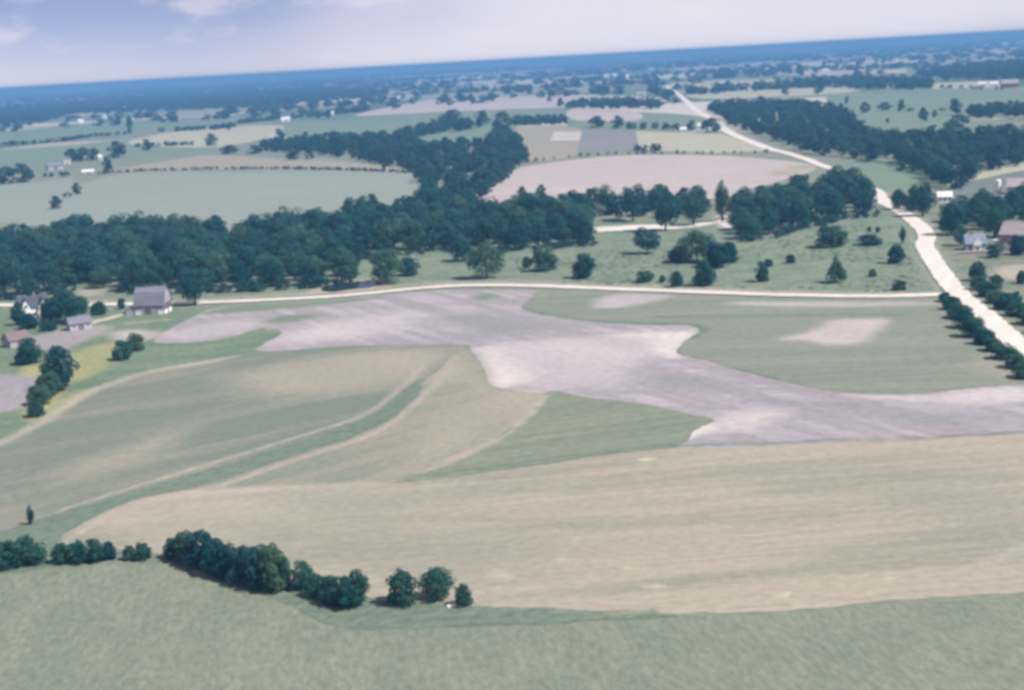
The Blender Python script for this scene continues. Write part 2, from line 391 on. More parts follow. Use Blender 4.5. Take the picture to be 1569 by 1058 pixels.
sheet('green_wedge_field', [(836, 602), (900, 610), (980, 620), (1060, 636), (1092, 645), (1062, 660), (1032, 684), (900, 701), (760, 722), (600, 740),
      (652, 724), (743, 684), (803, 643)], 2, m_lens, 'green wedge shaped field pointing right into ploughed soil', 'field', res=2.2)
sheet('ploughed_field', [(236, 524), (262, 503), (300, 485), (330, 473), (420, 466), (520, 460), (600, 451), (700, 445), (830, 447), (815, 458), (803, 470), (812, 478),
      (845, 483), (900, 492), (980, 497), (1055, 499), (1074, 507), (1056, 519), (1041, 535), (1046, 545), (1080, 553), (1130, 567), (1200, 585),
      (1300, 602), (1400, 604), (1500, 593), (1600, 588), (1800, 582), (1800, 655), (1600, 664), (1400, 674), (1200, 682), (1032, 686),
      (1062, 661), (1092, 645), (1060, 636), (980, 620), (900, 610), (834, 603), (757, 594), (742, 563), (722, 541), (707, 528), (600, 529),
      (500, 533), (395, 538), (430, 512), (402, 503), (340, 520), (280, 526)], 1, m_soil,
      'bare lilac grey ploughed field sweeping across the middle', 'field', res=2.4)
sheet('contour_green_field', [(832, 447), (960, 450), (1100, 455), (1250, 459), (1436, 461), (1462, 480), (1490, 515), (1530, 550), (1575, 585), (1600, 588), (1500, 593), (1400, 604),
      (1300, 602), (1200, 585), (1130, 567), (1080, 553), (1046, 545), (1041, 535), (1056, 519), (1074, 507), (1055, 499), (980, 497), (900, 492),
      (845, 483), (812, 478), (803, 470), (815, 458)], 2, m_contour, 'green contour field between the cross road and ploughed soil', 'field', res=2.6)
sheet('farm_meadow', [(-140, 765), (33, 690), (130, 630), (230, 590), (300, 572), (395, 550), (430, 512), (404, 504), (420, 470), (330, 472), (200, 475), (60, 475), (-150, 480), (-200, 600)],
      0.6, m_farm, 'green meadow around the barn and farmyard', 'meadow', res=2.2)
sheet('pasture', [(-150, 466), (33, 470), (140, 466), (280, 462), (430, 455), (560, 446), (640, 438), (760, 433), (850, 436), (1000, 442), (1200, 449), (1350, 451), (1436, 449),
      (1425, 425), (1398, 385), (1400, 360), (1380, 335), (1350, 310), (1250, 320), (1100, 330), (900, 340), (600, 360), (300, 400), (33, 420), (-150, 430)], 1, m_past,
      'rough green pasture dotted with bushes above the cross road', 'pasture', res=3.5)
sheet('roadside_meadow', [(1436, 384), (1455, 408), (1495, 460), (1550, 505), (1640, 560), (1750, 560), (1750, 380), (1600, 300), (1500, 290), (1400, 290), (1350, 292), (1385, 318), (1425, 348)],
      1, m_verge, 'rough grass between the main road and the right hand farm', 'meadow', res=3.0)
# --- mid distance fields
sheet('cream_field', [(85, 318), (108, 292), (180, 268), (300, 264), (450, 263), (600, 263), (640, 266), (640, 320), (560, 345), (300, 372), (20, 372), (20, 345)], 1, m_cream,
      'pale cream green crop field behind the left wood', 'field')
sheet('cream_corner_field', [(-150, 290), (35, 281), (110, 275), (104, 292), (82, 316), (20, 340), (-150, 345)], 1, m_cream, 'small cream green field corner at the left edge', 'field')
sheet('tan_strip_field', [(170, 262), (250, 248), (330, 238), (450, 245), (640, 256), (640, 263), (450, 260), (300, 261), (180, 266)], 1, m_mtan, 'narrow tan field strip above the cream field', 'field')
sheet('left_green_field', [(-150, 262), (35, 250), (170, 243), (330, 232), (405, 230), (330, 225), (150, 222), (35, 228), (-150, 240)], 1, m_mgreen, 'green field around the far left farm', 'field')
sheet('straw_field', [(196, 218), (250, 205), (330, 196), (432, 193), (405, 212), (330, 226), (230, 224)], 2, m_straw, 'pale straw field around the lone round tree', 'field')
sheet('upper_green_field', [(415, 205), (470, 190), (560, 181), (690, 170), (860, 165), (880, 180), (790, 195), (770, 205), (640, 212), (500, 213)], 1, m_mgreen, 'green field behind the creek wood', 'field')
sheet('creek_meadow', [(636, 207), (680, 201), (735, 199), (738, 218), (660, 226), (640, 224)], 2, m_mgreen, 'small green meadow ringed by the creek wood', 'meadow')
sheet('far_left_green_field', [(-100, 208), (35, 200), (120, 190), (260, 182), (420, 180), (400, 190), (270, 197), (150, 204), (35, 215), (-100, 225)], 1, m_mgreen, 'green field below the far left white farm', 'field')
sheet('far_tan_strip', [(230, 175), (400, 163), (560, 155), (560, 161), (420, 172), (240, 182)], 2, m_mtan, 'thin tan strip below the distant left forest', 'field')
sheet('far_pink_strip', [(545, 178), (620, 160), (690, 150), (860, 145), (1010, 150), (1000, 160), (860, 165), (690, 171)], 1, m_pink, 'pinkish tan strip in the far middle', 'field')
sheet('far_cream_strip', [(620, 150), (700, 139), (860, 130), (925, 128), (925, 138), (860, 145), (690, 152)], 2, m_cream, 'pale cream strip near the far village', 'field')
for (x0, x1, y0, hh, sl, m_, lab) in [(560, 700, 118, 5, -.06, m_white, 'pale strip left of the far village'), (700, 860, 112, 4, -.05, m_pink, 'thin pink strip beyond the far village'),
        (1040, 1180, 104, 5, -.06, m_pink, 'pink strip right of the far village'), (1010, 1130, 92, 4, -.05, m_white, 'whitish strip below the horizon, right of centre'), (1200, 1330, 88, 4, -.05, m_straw, 'straw strip below the right horizon'),
        (260, 330, 135, 4, -.05, m_white, 'whitish strip in the left forest'), (380, 450, 128, 3, -.05, m_white, 'thin whitish strip in the left forest'), (60, 130, 147, 3, -.05, m_grey, 'grey clearing in the far left forest'),
        (820, 930, 104, 4, -.05, m_cream, 'cream strip before the far village'), (1390, 1520, 88, 4, -.05, m_pink, 'pinkish strip above the far right woods'), (640, 780, 128, 5, -.06, m_white, 'whitish field above the far cream strip')]:
    sheet('far_field', [(x0, y0), (x1, y0 + sl * (x1 - x0)), (x1 + 6, y0 + sl * (x1 - x0) + hh), (x0 - 8, y0 + hh)], 2, m_, lab, 'field', False)
sheet('bare_pink_field', [(705, 312), (745, 280), (800, 257), (900, 243), (980, 238), (1100, 239), (1230, 250), (1245, 262), (1150, 290), (1090, 305), (900, 315), (800, 330)], 1, m_pink,
      'large bare pinkish field left of the upper road', 'field', res=8)
sheet('tan_meadow', [(790, 222), (793, 196), (892, 199), (885, 236), (812, 247)], 1, m_mtan, 'tan green field beside the creek wood', 'field')
sheet('stubble_field', [(843, 216), (850, 202), (894, 203), (888, 216)], 2, m_white, 'small whitish stubble patch in the tan meadow', 'field', False)
sheet('grey_fallow_field', [(892, 199), (975, 201), (979, 229), (884, 236)], 2, m_grey, 'grey fallow field in the row above the bare pink field', 'field', False)
sheet('yellow_straw_field', [(974, 201), (1048, 204), (1108, 206), (1185, 232), (1100, 235), (980, 231)], 2, m_straw, 'pale straw field left of the road bend', 'field', False)
sheet('lane_field', [(876, 170), (980, 172), (1066, 178), (1090, 190), (1050, 198), (960, 196), (876, 195)], 1, m_mgreen, 'green field beside the roadside farmhouse', 'field')
sheet('far_pink_field', [(876, 168), (965, 170), (985, 180), (960, 186), (880, 184)], 2, m_pink, 'pinkish strip behind the row of dark trees', 'field')
sheet('road_cream_field', [(1032, 128), (1200, 122), (1300, 130), (1318, 139), (1250, 146), (1080, 152), (1046, 142)], 1, m_straw, 'pale field right of the far straight road', 'field')
sheet('east_green_field', [(1265, 150), (1330, 140), (1440, 135), (1600, 138), (1600, 165), (1490, 178), (1480, 195), (1400, 208), (1330, 215), (1310, 185)], 1, m_mgreen, 'green park like field with scattered trees at far right', 'field')
sheet('east_pale_strip', [(1425, 128), (1530, 124), (1532, 135), (1430, 137)], 2, m_straw, 'pale strip in front of the far right woods', 'field', False)
sheet('east_pink_strip', [(1170, 112), (1210, 103), (1325, 98), (1325, 112), (1260, 118)], 2, m_pink, 'pinkish strip in the far right distance', 'field', False)
sheet('east_pink_lane', [(1330, 108), (1390, 106), (1390, 112), (1330, 113)], 2, m_white, 'thin whitish strip before the far right trees', 'field', False)
sheet('road_green_field', [(1262, 256), (1300, 247), (1400, 248), (1425, 266), (1410, 290), (1352, 294), (1320, 282)], 1, m_mgreen, 'green field to the right of the road gap', 'field')
sheet('farm_strip_field', [(1480, 268), (1560, 252), (1640, 245), (1640, 254), (1560, 263), (1484, 278)], 2, m_straw, 'pale grass strip behind the white silo', 'field')
sheet('farm_grey_field', [(1480, 278), (1560, 263), (1640, 254), (1640, 290), (1500, 300), (1430, 305)], 1, field_mat('bluish_crop', (.115, .140, .132), (.135, .155, .145), 0, (60, 20), 5), 'bluish grey field around the white silo', 'field')

# --- layers 3..5: what lies on the fields
def rim(name, px, w, label, mat=None, layer=3): return ribbon(name, px, w, layer, mat or s_rim, label, 'field margin')
rim('field_margin', [(-130, 735), (33, 664), (130, 605), (190, 582), (240, 568), (300, 558), (370, 545)], 7, 'pale track along the top of the left field')
rim('field_margin', [(48, 797), (150, 764), (300, 718), (450, 672), (560, 635), (622, 588), (640, 570), (655, 558)], 3.2, 'pale rim along the upper side of the waterway')
rim('field_margin', [(82, 848), (115, 820), (205, 777), (335, 745), (472, 699), (548, 675), (604, 646), (648, 608), (680, 575), (700, 545)], 3.4, 'pale rim along the lower side of the waterway')
rim('field_margin', [(200, 772), (280, 758), (400, 750), (520, 745), (610, 740)], 7, 'thin pale line on the upper edge of the tan field')
rim('field_margin', [(640, 728), (742, 684), (802, 643), (832, 606), (800, 600)], 4.5, 'pale rim on the left side of the green wedge')
rim('field_margin', [(640, 925), (760, 926), (900, 931), (1000, 937), (1150, 936), (1300, 924), (1450, 914), (1600, 903), (1760, 885)], 3.4, 'pale headland along the lower edge of the tan field')
rim('field_margin', [(1440, 888), (1500, 868), (1569, 842), (1650, 810)], 4.5, 'pale wheel track cutting the lower right corner')
rim('field_margin', [(560, 738), (700, 724), (900, 698), (1030, 684), (1200, 679), (1400, 671), (1600, 661), (1800, 652)], 3.5, 'thin green line between tan field and ploughed soil', s_green)
rim('field_margin', [(800, 472), (840, 483), (900, 491), (980, 496), (1050, 497), (1076, 505), (1062, 517)], 6, 'dark green line where contour field meets soil', s_green, 4)
rim('field_margin', [(708, 530), (724, 542), (744, 562), (758, 592), (800, 598)], 4, 'dark green line along the left lobe of ploughed soil', s_green, 4)
rim('field_margin', [(985, 487), (1100, 485), (1250, 484), (1400, 484)], 6, 'faint green line across the contour field', s_green, 4)
rim('field_margin', [(560, 958), (700, 955), (850, 948), (1000, 940)], 3.5, 'bluish green grass line below the hedge end', s_green, 4)
rim('field_margin', [(860, 804), (1000, 802), (1150, 797), (1290, 787)], 10, 'faint green band across the tan field', ((.205, .208, .172), (.195, .202, .165), .55), 3)
rim('field_margin', [(480, 795), (700, 795), (930, 797), (1100, 788)], 3.5, 'faint pale line across the tan field', s_tan, 4)

def pt(px, f, mat, label, layer=4): return patch('field_patch', px, f, layer, mat, label)
pt([(738, 534), (790, 538), (815, 558), (812, 578), (775, 592), (758, 588), (752, 565)], 7, s_soilpale, 'whitish dry patch at the left tip of ploughed soil')
pt([(760, 532), (860, 518), (980, 512), (1000, 540), (960, 560), (880, 545), (800, 545)], 10, ((.360, .320, .328), (.315, .284, .296), .7), 'pale streaked soil below the damp band')
pt([(950, 513), (1010, 510), (1066, 511), (1046, 530), (1040, 548), (1005, 540), (1000, 522)], 8, s_soilpale, 'whitish dry patch at the hook of ploughed soil')
pt([(1042, 674), (1056, 658), (1082, 648), (1086, 655), (1064, 670)], 3, s_soilpale, 'small whitish patch at the tip of the green wedge')
pt([(1090, 660), (1110, 632), (1200, 628), (1190, 645), (1130, 662)], 7, ((.43, .385, .38), (.38, .34, .34), .85), 'pale patch in the ploughed field right of the wedge')
pt([(1300, 606), (1400, 608), (1480, 598), (1570, 594), (1580, 612), (1500, 622), (1400, 616)], 5, ((.42, .375, .38), (.37, .33, .34), .85), 'pale patch near the right end of ploughed soil')
pt([(420, 525), (470, 500), (560, 485), (640, 480), (620, 505), (520, 522)], 14, ((.385, .345, .348), (.345, .308, .316), .85), 'pale streak in the upper left of ploughed soil')
pt([(250, 518), (290, 500), (370, 490), (400, 496), (370, 510), (300, 522)], 8, s_soillite, 'pale soil lobe right of the barn')
pt([(770, 545), (860, 525), (940, 540), (960, 590), (860, 598), (810, 590)], 12, ((.372, .332, .338), (.325, .292, .304), .8), 'pale swept soil in the middle of the ploughed field')
pt([(680, 515), (740, 498), (830, 495), (900, 500), (800, 512), (720, 522)], 10, s_soildark, 'damp bluish band in the ploughed field')
pt([(660, 490), (740, 478), (800, 484), (900, 497), (830, 503), (720, 500)], 9, s_soildark, 'darker damp soil above the left lobe')
pt([(1130, 608), (1230, 612), (1330, 622), (1300, 632), (1180, 622)], 7, s_soildark, 'darker damp streak in the right ploughed field')
pt([(1340, 640), (1450, 628), (1560, 632), (1560, 650), (1430, 655)], 9, s_soildark, 'darker damp soil near the right edge')
pt([(985, 575), (1080, 580), (1100, 592), (1000, 592)], 6, s_soildark, 'dark streak at the neck of ploughed soil')
pt([(715, 457), (750, 450), (765, 455), (740, 462)], 5, s_greenpatch, 'green weedy spot in the ploughed field near the road')
pt([(410, 490), (450, 482), (500, 482), (470, 490), (420, 497)], 5, s_greenpatch, 'green weedy streak in the ploughed field near the barn')
pt([(300, 482), (370, 468), (480, 462), (600, 455), (500, 468), (360, 480)], 4, s_greenpatch, 'green grass wedge between road and ploughed soil')
pt([(908, 472), (922, 456), (960, 450), (1030, 454), (990, 466), (950, 472)], 5, s_soillite, 'pale bare patch below the cross road')
pt([(1195, 521), (1250, 504), (1270, 492), (1345, 489), (1360, 494), (1345, 510), (1318, 527), (1270, 529), (1235, 523)], 5, ((.370, .325, .305), (.335, .295, .285), .9), 'pale bare island in the green contour field')
pt([(1120, 463), (1250, 463), (1420, 463), (1430, 468), (1280, 471), (1140, 469)], 5, s_soillite, 'faint lilac band just below the cross road')
pt([(1490, 560), (1520, 540), (1560, 570), (1540, 580)], 8, s_tan, 'tan corner of the contour field near the hedge')
pt([(600, 562), (650, 538), (712, 530), (742, 560), (756, 592), (700, 588), (672, 600), (640, 585)], 12, s_tan, 'broad pale sweep at the head of the waterway')
pt([(440, 560), (560, 540), (700, 531), (690, 550), (640, 575), (600, 592), (540, 600), (470, 590)], 14, s_tan, 'pale tan head of the left field')
pt([(660, 640), (740, 606), (815, 606), (785, 642), (700, 692), (610, 730), (560, 735), (630, 690)], 9, s_tan, 'pale tan middle of the contour strip')
pt([(760, 598), (835, 604), (800, 640), (770, 632)], 8, s_tan, 'pale tip of the contour strip')
pt([(330, 580), (420, 560), (560, 545), (640, 548), (560, 590), (420, 610)], 18, s_tan, 'tan sweep in the left field')
pt([(80, 720), (200, 680), (300, 650), (260, 690), (120, 740)], 12, s_tan, 'tan sweep low in the left field')
pt([(230, 780), (380, 768), (520, 770), (460, 800), (300, 810)], 9, s_rim, 'pale bare sweep in the tan field near the waterway', 3)
pt([(700, 640), (760, 620), (800, 615), (760, 650), (700, 675)], 8, s_tan, 'pale sweep in the contour strip')
pt([(300, 800), (480, 790), (720, 800), (860, 830), (820, 890), (640, 905), (480, 880), (340, 840)], 20, ((.188, .200, .158), (.205, .208, .168), .7), 'greener part of the tan field behind the hedge', 3)
pt([(420, 762), (600, 752), (800, 735), (900, 738), (700, 775), (520, 785)], 8, ((.195, .204, .162), (.212, .212, .172), .6), 'greener streak at the top of the tan field', 3)
pt([(1380, 760), (1480, 730), (1600, 750), (1600, 830), (1480, 840)], 22, ((.205, .208, .178), (.215, .214, .182), .6), 'greenish grey patch at the right of the tan field', 3)
for i, (x, y, w, where) in enumerate([(760, 880, 13, 'left of the others, above the hedge end'), (775, 884, 8, 'beside the left straw spot'), (868, 858, 11, 'in the middle of the tan field'),
        (962, 870, 9, 'below the faint green band'), (1000, 899, 22, 'near the lower headland'), (1205, 910, 9, 'just above the headland'), (1258, 697, 6, 'under the ploughed soil'),
        (1362, 887, 7, 'far right near the headland'), (1195, 915, 7, 'lowest, on the headland'), (990, 705, 16, 'at the top of the tan field')]):
    pt([(x - w, y), (x, y - 3), (x + w, y - 1), (x + w * .3, y + 3)], 1.2, s_spot, 'small bright straw spot, ' + where, 5)
pt([(75, 560), (115, 540), (165, 526), (190, 530), (175, 555), (150, 570), (110, 585)], 6, s_yellow, 'yellow flowering patch left of the two round bushes')
pt([(30, 572), (75, 560), (100, 590), (90, 615), (120, 598), (60, 640), (40, 640)], 4, s_yellow, 'yellowish grass under the big dark bush', 3)

# --- roads
ribbon('road_verge', [(1345, 288), (1370, 308), (1395, 328), (1417, 352), (1417, 372), (1428, 398), (1455, 438), (1485, 468), (1540, 512), (1620, 580), (1740, 680)], 15, 4, s_verge,
       'pale worn verge beside the main gravel road', 'verge')
ribbon('gravel_road', [(1290, 262), (1318, 281), (1342, 294), (1356, 311), (1373, 320), (1395, 335), (1413, 351), (1420, 362), (1417, 376), (1421, 386), (1434, 406), (1452, 432), (1471, 453), (1484, 464),
       (1510, 485), (1540, 512), (1562, 532), (1620, 580), (1740, 690)], 8.0, 5, m_road, 'white gravel main road running down the right side', 'road', True)
ribbon('gravel_road', [(1003, 118), (1012, 127), (1031, 139), (1048, 152), (1068, 171), (1090, 182), (1104, 193), (1122, 206), (1180, 229), (1205, 235), (1233, 244), (1267, 257), (1290, 262)], 10.0, 6, m_road,
       'white gravel road running on towards the far village', 'road', True, [13, 13, 12, 12, 11, 11, 10, 9, 8, 8])
ribbon('road_verge', [(-150, 463), (33, 466), (150, 464), (280, 463), (430, 454), (560, 446), (640, 438), (760, 433), (900, 438), (1050, 444), (1200, 449), (1350, 451), (1440, 450)], 16, 3, s_verge,
       'pale grassy verge along the cross road', 'verge')
ribbon('gravel_road', [(-150, 467), (33, 469), (137, 468), (200, 467), (300, 465), (400, 461), (500, 456), (560, 451), (640, 443), (700, 439), (760, 438), (850, 440), (1000, 446), (1200, 453),
       (1350, 455), (1446, 452)], 6.5, 6, m_road, 'thin white gravel cross road above the ploughed field', 'road', True)
ribbon('dirt_lane', [(860, 362), (900, 354), (960, 350), (1030, 348), (1070, 345), (1110, 338)], 15, 3, m_road, 'short pale lane showing under the middle trees', 'road', True, [8, 20, 22, 20, 12, 5])
patch('bare_patch', [(1180, 262), (1235, 252), (1260, 258), (1190, 272)], 10, 3, s_verge, 'bare bank beside the upper road', 'bare ground')
patch('bare_patch', [(1100, 328), (1125, 322), (1128, 345), (1105, 348)], 6, 3, s_soilpale, 'pale bare ground between the middle trees', 'bare ground')
patch('bare_patch', [(1520, 412), (1560, 405), (1620, 405), (1620, 430), (1570, 430), (1530, 428)], 5, 3, s_rim, 'sandy bank below the right hand farm', 'bare ground')
patch('bare_patch', [(112, 450), (130, 443), (165, 442), (163, 450), (135, 455)], 6, 3, s_rim, 'sandy clearing in front of the left wood', 'bare ground')
patch('farm_yard', [(20, 512), (60, 515), (101, 503), (165, 500), (160, 508), (130, 523), (94, 538), (63, 536), (20, 530)], 5, 3, ((.265, .235, .235), (.230, .21, .215), 1.0), 'bare lilac farmyard in front of the shed', 'farmyard')
patch('farm_yard', [(-60, 575), (30, 577), (62, 576), (58, 598), (40, 622), (-60, 640)], 4, 3, ((.215, .205, .225), (.245, .225, .24), 1.0), 'bare grey yard corner at the left edge', 'farmyard')
patch('farm_yard', [(168, 512), (200, 505), (250, 512), (222, 522), (180, 520)], 6, 3, s_soillite, 'pale trampled ground above the two round bushes', 'farmyard')
ribbon('farm_lane', [(120, 502), (145, 493), (165, 489), (185, 483), (205, 482)], 6, 4, s_spot, 'pale dirt lane from the shed towards the barn', 'lane')
ribbon('farm_lane', [(190, 497), (230, 493), (262, 490)], 5, 4, s_verge, 'pale trodden line below the barn', 'lane')

# pond beside the cross road
wm, wtr, wb = new_mat('pond_water', .08, .5); wb.inputs['Base Color'].default_value = (.02, .03, .035, 1)
wnz = noise(wtr, coords(wtr, 0, 1.2, 1.2), 3); bpn = wtr.nodes.new('ShaderNodeBump'); bpn.inputs['Strength'].default_value = .15
wtr.links.new(wnz, bpn.inputs['Height']); wtr.links.new(bpn.outputs[0], wb.inputs['Normal'])
patch('pond_bank', [(474, 446), (500, 434), (545, 429), (585, 430), (590, 440), (560, 445), (510, 450)], 4, 4, s_rim, 'sandy bank around the small pond', 'bank')
sheet('pond', [(492, 445), (510, 437), (545, 433), (574, 433), (572, 440), (540, 444), (510, 448)], 5, wm, 'small dark pond between cross road and wood', 'pond')

soften()

# ------------------------------------------------------------------ trees
def crown_arrays(seed, kind, nleaf, leaf, clumps):
    r = np.random.default_rng(seed); C = []; S = []
    for i in range(clumps):
        for _ in range(60):
            a = r.uniform(0, 2 * math.pi); z = r.uniform(0, 1)
            if kind == 'round':   lo, hi, rad = .05, .97, .5 * math.sin(math.pi * (z * .80 + .16)) ** .55
            elif kind == 'tall':  lo, hi, rad = .10, .97, .5 * math.sin(math.pi * (z * .86 + .08)) ** .7 * (1 - .25 * z)
            elif kind == 'vase':  lo, hi, rad = .15, .97, .5 * math.sin(math.pi * (z * .62 + .12)) ** .8
            elif kind == 'cone':  lo, hi, rad = .08, .98, .5 * (1 - z) ** .85
            else:                 lo, hi, rad = .02, .97, .5 * math.sin(math.pi * (z * .60 + .30)) ** .55
            rr = rad * math.sqrt(r.uniform(.25, 1)); s = r.uniform(.11, .20) * (1.0 if kind != 'cone' else .75 * (1 - z) + .35)
            c = np.array([math.cos(a) * max(rr - s * .6, 0), math.sin(a) * max(rr - s * .6, 0), lo + (hi - lo - s) * z + s * .4])
            if all(np.linalg.norm((c - d)) > .085 for d in C): break
        C.append(c); S.append(s)
    C = np.array(C); S = np.array(S) * r.uniform(.85, 1.15, len(S))
    w = S ** 2; k = r.choice(len(C), nleaf, p=w / w.sum())
    d = r.normal(size=(nleaf, 3)); d[:, 2] += .25; d /= np.linalg.norm(d, axis=1)[:, None]
    pos = C[k] + d * S[k][:, None] * r.uniform(.84, 1.06, (nleaf, 1)) * np.array([1, 1, .92])
    nr = d + r.normal(size=(nleaf, 3)) * .32; nr /= np.linalg.norm(nr, axis=1)[:, None]
    ref = r.normal(size=(nleaf, 3)); t1 = np.cross(nr, ref); t1 /= np.linalg.norm(t1, axis=1)[:, None]; t2 = np.cross(nr, t1)
    s1 = leaf * r.uniform(.6, 1.35, (nleaf, 1)); s2 = leaf * r.uniform(.5, 1.1, (nleaf, 1))
    v = np.stack([pos - t1 * s1 * .5, pos + t2 * s2 * .5, pos + t1 * s1 * .5, pos - t2 * s2 * .5], 1).reshape(-1, 3)
    v[:, 2] = np.maximum(v[:, 2], .0)
    return v, np.arange(nleaf * 4).reshape(-1, 4)
def trunk_mesh(seed, kind):
    r = np.random.default_rng(seed); bm = bmesh.new()
    def limb(pts, rads, n=6):
        prev = None
        for p, rad in zip(pts, rads):
            ring = [bm.verts.new((p[0] + rad * math.cos(2 * math.pi * k / n), p[1] + rad * math.sin(2 * math.pi * k / n), p[2])) for k in range(n)]
            if prev:
                for k in range(n): bm.faces.new((prev[k], prev[(k + 1) % n], ring[(k + 1) % n], ring[k]))
            prev = ring
    th = .34 if kind in ('round', 'vase') else .2
    top = .75 if kind != 'bush' else .4
    tr = .028 if kind != 'bush' else .016
    limb([(0, 0, -.03), (.005, .0, .05), (.01, .01, th), (.0, .02, top)], [tr * 1.5, tr, tr * .8, tr * .2])
    for k in range(5 if kind != 'cone' else 2):
        a = 2 * math.pi * k / 5 + r.uniform(-.4, .4); z0 = th * r.uniform(.5, 1.0)
        R = .3 if kind != 'bush' else .28
        limb([(.005, .005, z0), (R * .45 * math.cos(a), R * .45 * math.sin(a), z0 + .14), (R * math.cos(a), R * math.sin(a), min(.85, z0 + r.uniform(.26, .4)))],
             [tr * .6, tr * .42, tr * .15], 5)
    me = bpy.data.meshes.new('trunk'); bm.to_mesh(me); bm.free(); return me
bark = plain_mat('bark', (.07, .06, .055), .2, .9)
LA = [leaf_mat('leaves_dark', (.014, .092, .094), (.046, .142, .116)), leaf_mat('leaves_mid', (.024, .112, .098), (.084, .172, .116)), leaf_mat('leaves_blue', (.012, .084, .098), (.038, .132, .132))]
KINDS = {'round': (7, 3400, .055, 36), 'tall': (4, 2800, .052, 32), 'vase': (3, 2600, .055, 28), 'cone': (2, 3000, .058, 40), 'bush': (7, 3800, .062, 38)}
PROTO = {}
for ki, (k, (nvar, nl, ls, nc)) in enumerate(KINDS.items()):
    PROTO[k] = []
    for i in range(nvar):
        v, f = crown_arrays(100 * ki + i, k, nl, ls, nc + i)
        cm = np_mesh('crown', v, f); cm.materials.append(LA[(ki + i) % 3])
        tm = trunk_mesh(100 * ki + i, k); tm.materials.append(bark)
        PROTO[k].append((cm, tm))
tree_count = [0, 0]
def add_tree(p, w, h, kind, label, group=None, name=None, rz=None):
    """one plant: an empty at its foot > crown, trunk"""
    cm, tm = random.choice(PROTO[kind])
    shrub = kind == 'bush'
    nm = name or ('shrub' if shrub else 'tree')
    e = empty(nm, (p[0], p[1], 0), random.uniform(0, 6.28) if rz is None else rz)
    tag(e, label, 'shrub' if shrub else 'tree', group)
    c = obj('crown', cm, None, e); t = obj('trunk', tm, None, e)
    c.scale = (w, w * random.uniform(.9, 1.1), h); t.scale = (h, h, h)
    tree_count[1 if shrub else 0] += 1
    return e
def plant(px, py, wpx, hpx, kind, label, group=None, name=None):
    p = P(px, py); s = scale_at(p)
    # crown volume stands behind its base line by about half its width
    w, h = wpx / s, hpx / s / .985
    d = Vector((p.x, p.y, 0)).normalized(); p = p + d * w * .30
    return add_tree(p, w * 1.2, h * 1.04, kind, label, group, name)

ORD = ['first', 'second', 'third', 'fourth', 'fifth', 'sixth', 'seventh', 'eighth', 'ninth', 'tenth', 'eleventh', 'twelfth', 'thirteenth', 'fourteenth']
# hedge at the bottom left
hed = [(95, 866, 28, 31), (120, 866, 30, 35), (146, 864, 30, 35), (168, 860, 20, 29)]
for i, a in enumerate(hed): plant(*a, 'bush', f'{ORD[i]} shrub from the left in the low hedge at bottom left', 'low hedge at bottom left')
plant(199, 861, 18, 24, 'bush', 'left of the two paler shrubs between the bottom hedges', 'pale hedge shrubs')
plant(220, 861, 24, 28, 'bush', 'right of the two paler shrubs between the bottom hedges', 'pale hedge shrubs')
hed = [(266, 859, 24, 32), (287, 866, 40, 48), (310, 874, 46, 58), (332, 884, 44, 54), (352, 890, 46, 52), (374, 898, 46, 58), (398, 906, 50, 64), (420, 910, 46, 72), (436, 905, 26, 50)]
for i, a in enumerate(hed): plant(*a, 'bush', f'{ORD[i]} shrub from the left in the tall dense hedge at lower left', 'tall dense hedge at lower left')
plant(465, 906, 34, 42, 'bush', 'pale rounded shrub just right of the tall dense hedge')
hed = [(486, 918, 30, 34), (508, 928, 38, 42), (532, 935, 44, 46), (550, 930, 34, 52)]
for i, a in enumerate(hed): plant(*a, 'bush', f'{ORD[i]} shrub from the left in the short hedge end piece', 'short hedge end piece')
plant(616, 932, 46, 54, 'bush', 'leftmost of the three separate shrubs at the hedge end')
plant(671, 924, 50, 48, 'round', 'middle round tree of the three at the hedge end, the largest')
plant(711, 932, 25, 34, 'bush', 'smallest and rightmost of the three shrubs at hedge end')
plant(46, 868, 46, 42, 'bush', 'dark shrub at the left edge beside the low hedge')
plant(10, 874, 46, 40, 'bush', 'outermost dark shrub at the bottom left edge')
plant(48, 806, 12, 32, 'tall', 'thin upright sapling at the left end of the waterway')
# farm bushes at the left
plant(207, 540, 27, 28, 'bush', 'upper right of the two round bushes below the barn')
plant(188, 553, 27, 29, 'bush', 'lower left of the two round bushes below the barn')
plant(46, 560, 36, 38, 'bush', 'round dark bush at left edge beside the farmyard')
plant(95, 600, 58, 64, 'round', 'large dark round tree left of the yellow flowers')
plant(76, 608, 34, 36, 'bush', 'low dark bush hugging the large round tree')
plant(62, 622, 32, 30, 'bush', 'dark bush trailing below the large round tree')
plant(56, 640, 24, 22, 'bush', 'lowest small bush below the large round tree')
plant(300, 470, 46, 58, 'vase', 'spreading tree on a bare trunk right of the barn')
plant(104, 499, 50, 52, 'round', 'dark tree between the white farmhouse and the shed')
plant(80, 498, 34, 40, 'round', 'smaller tree close behind the shed by the white farmhouse')
plant(125, 482, 26, 26, 'round', 'low dark tree behind the shed roof')
plant(30, 500, 24, 34, 'round', 'dark tree half hiding the white farmhouse at the left edge')
plant(152, 484, 22, 20, 'bush', 'dark bush between the shed and the barn')
plant(44, 506, 26, 24, 'bush', 'low bush in front of the white farmhouse')
plant(187, 474, 13, 16, 'bush', 'small dark bush left of the barn')
plant(75, 508, 26, 14, 'bush', 'low shrub beside the farmyard and the shed')
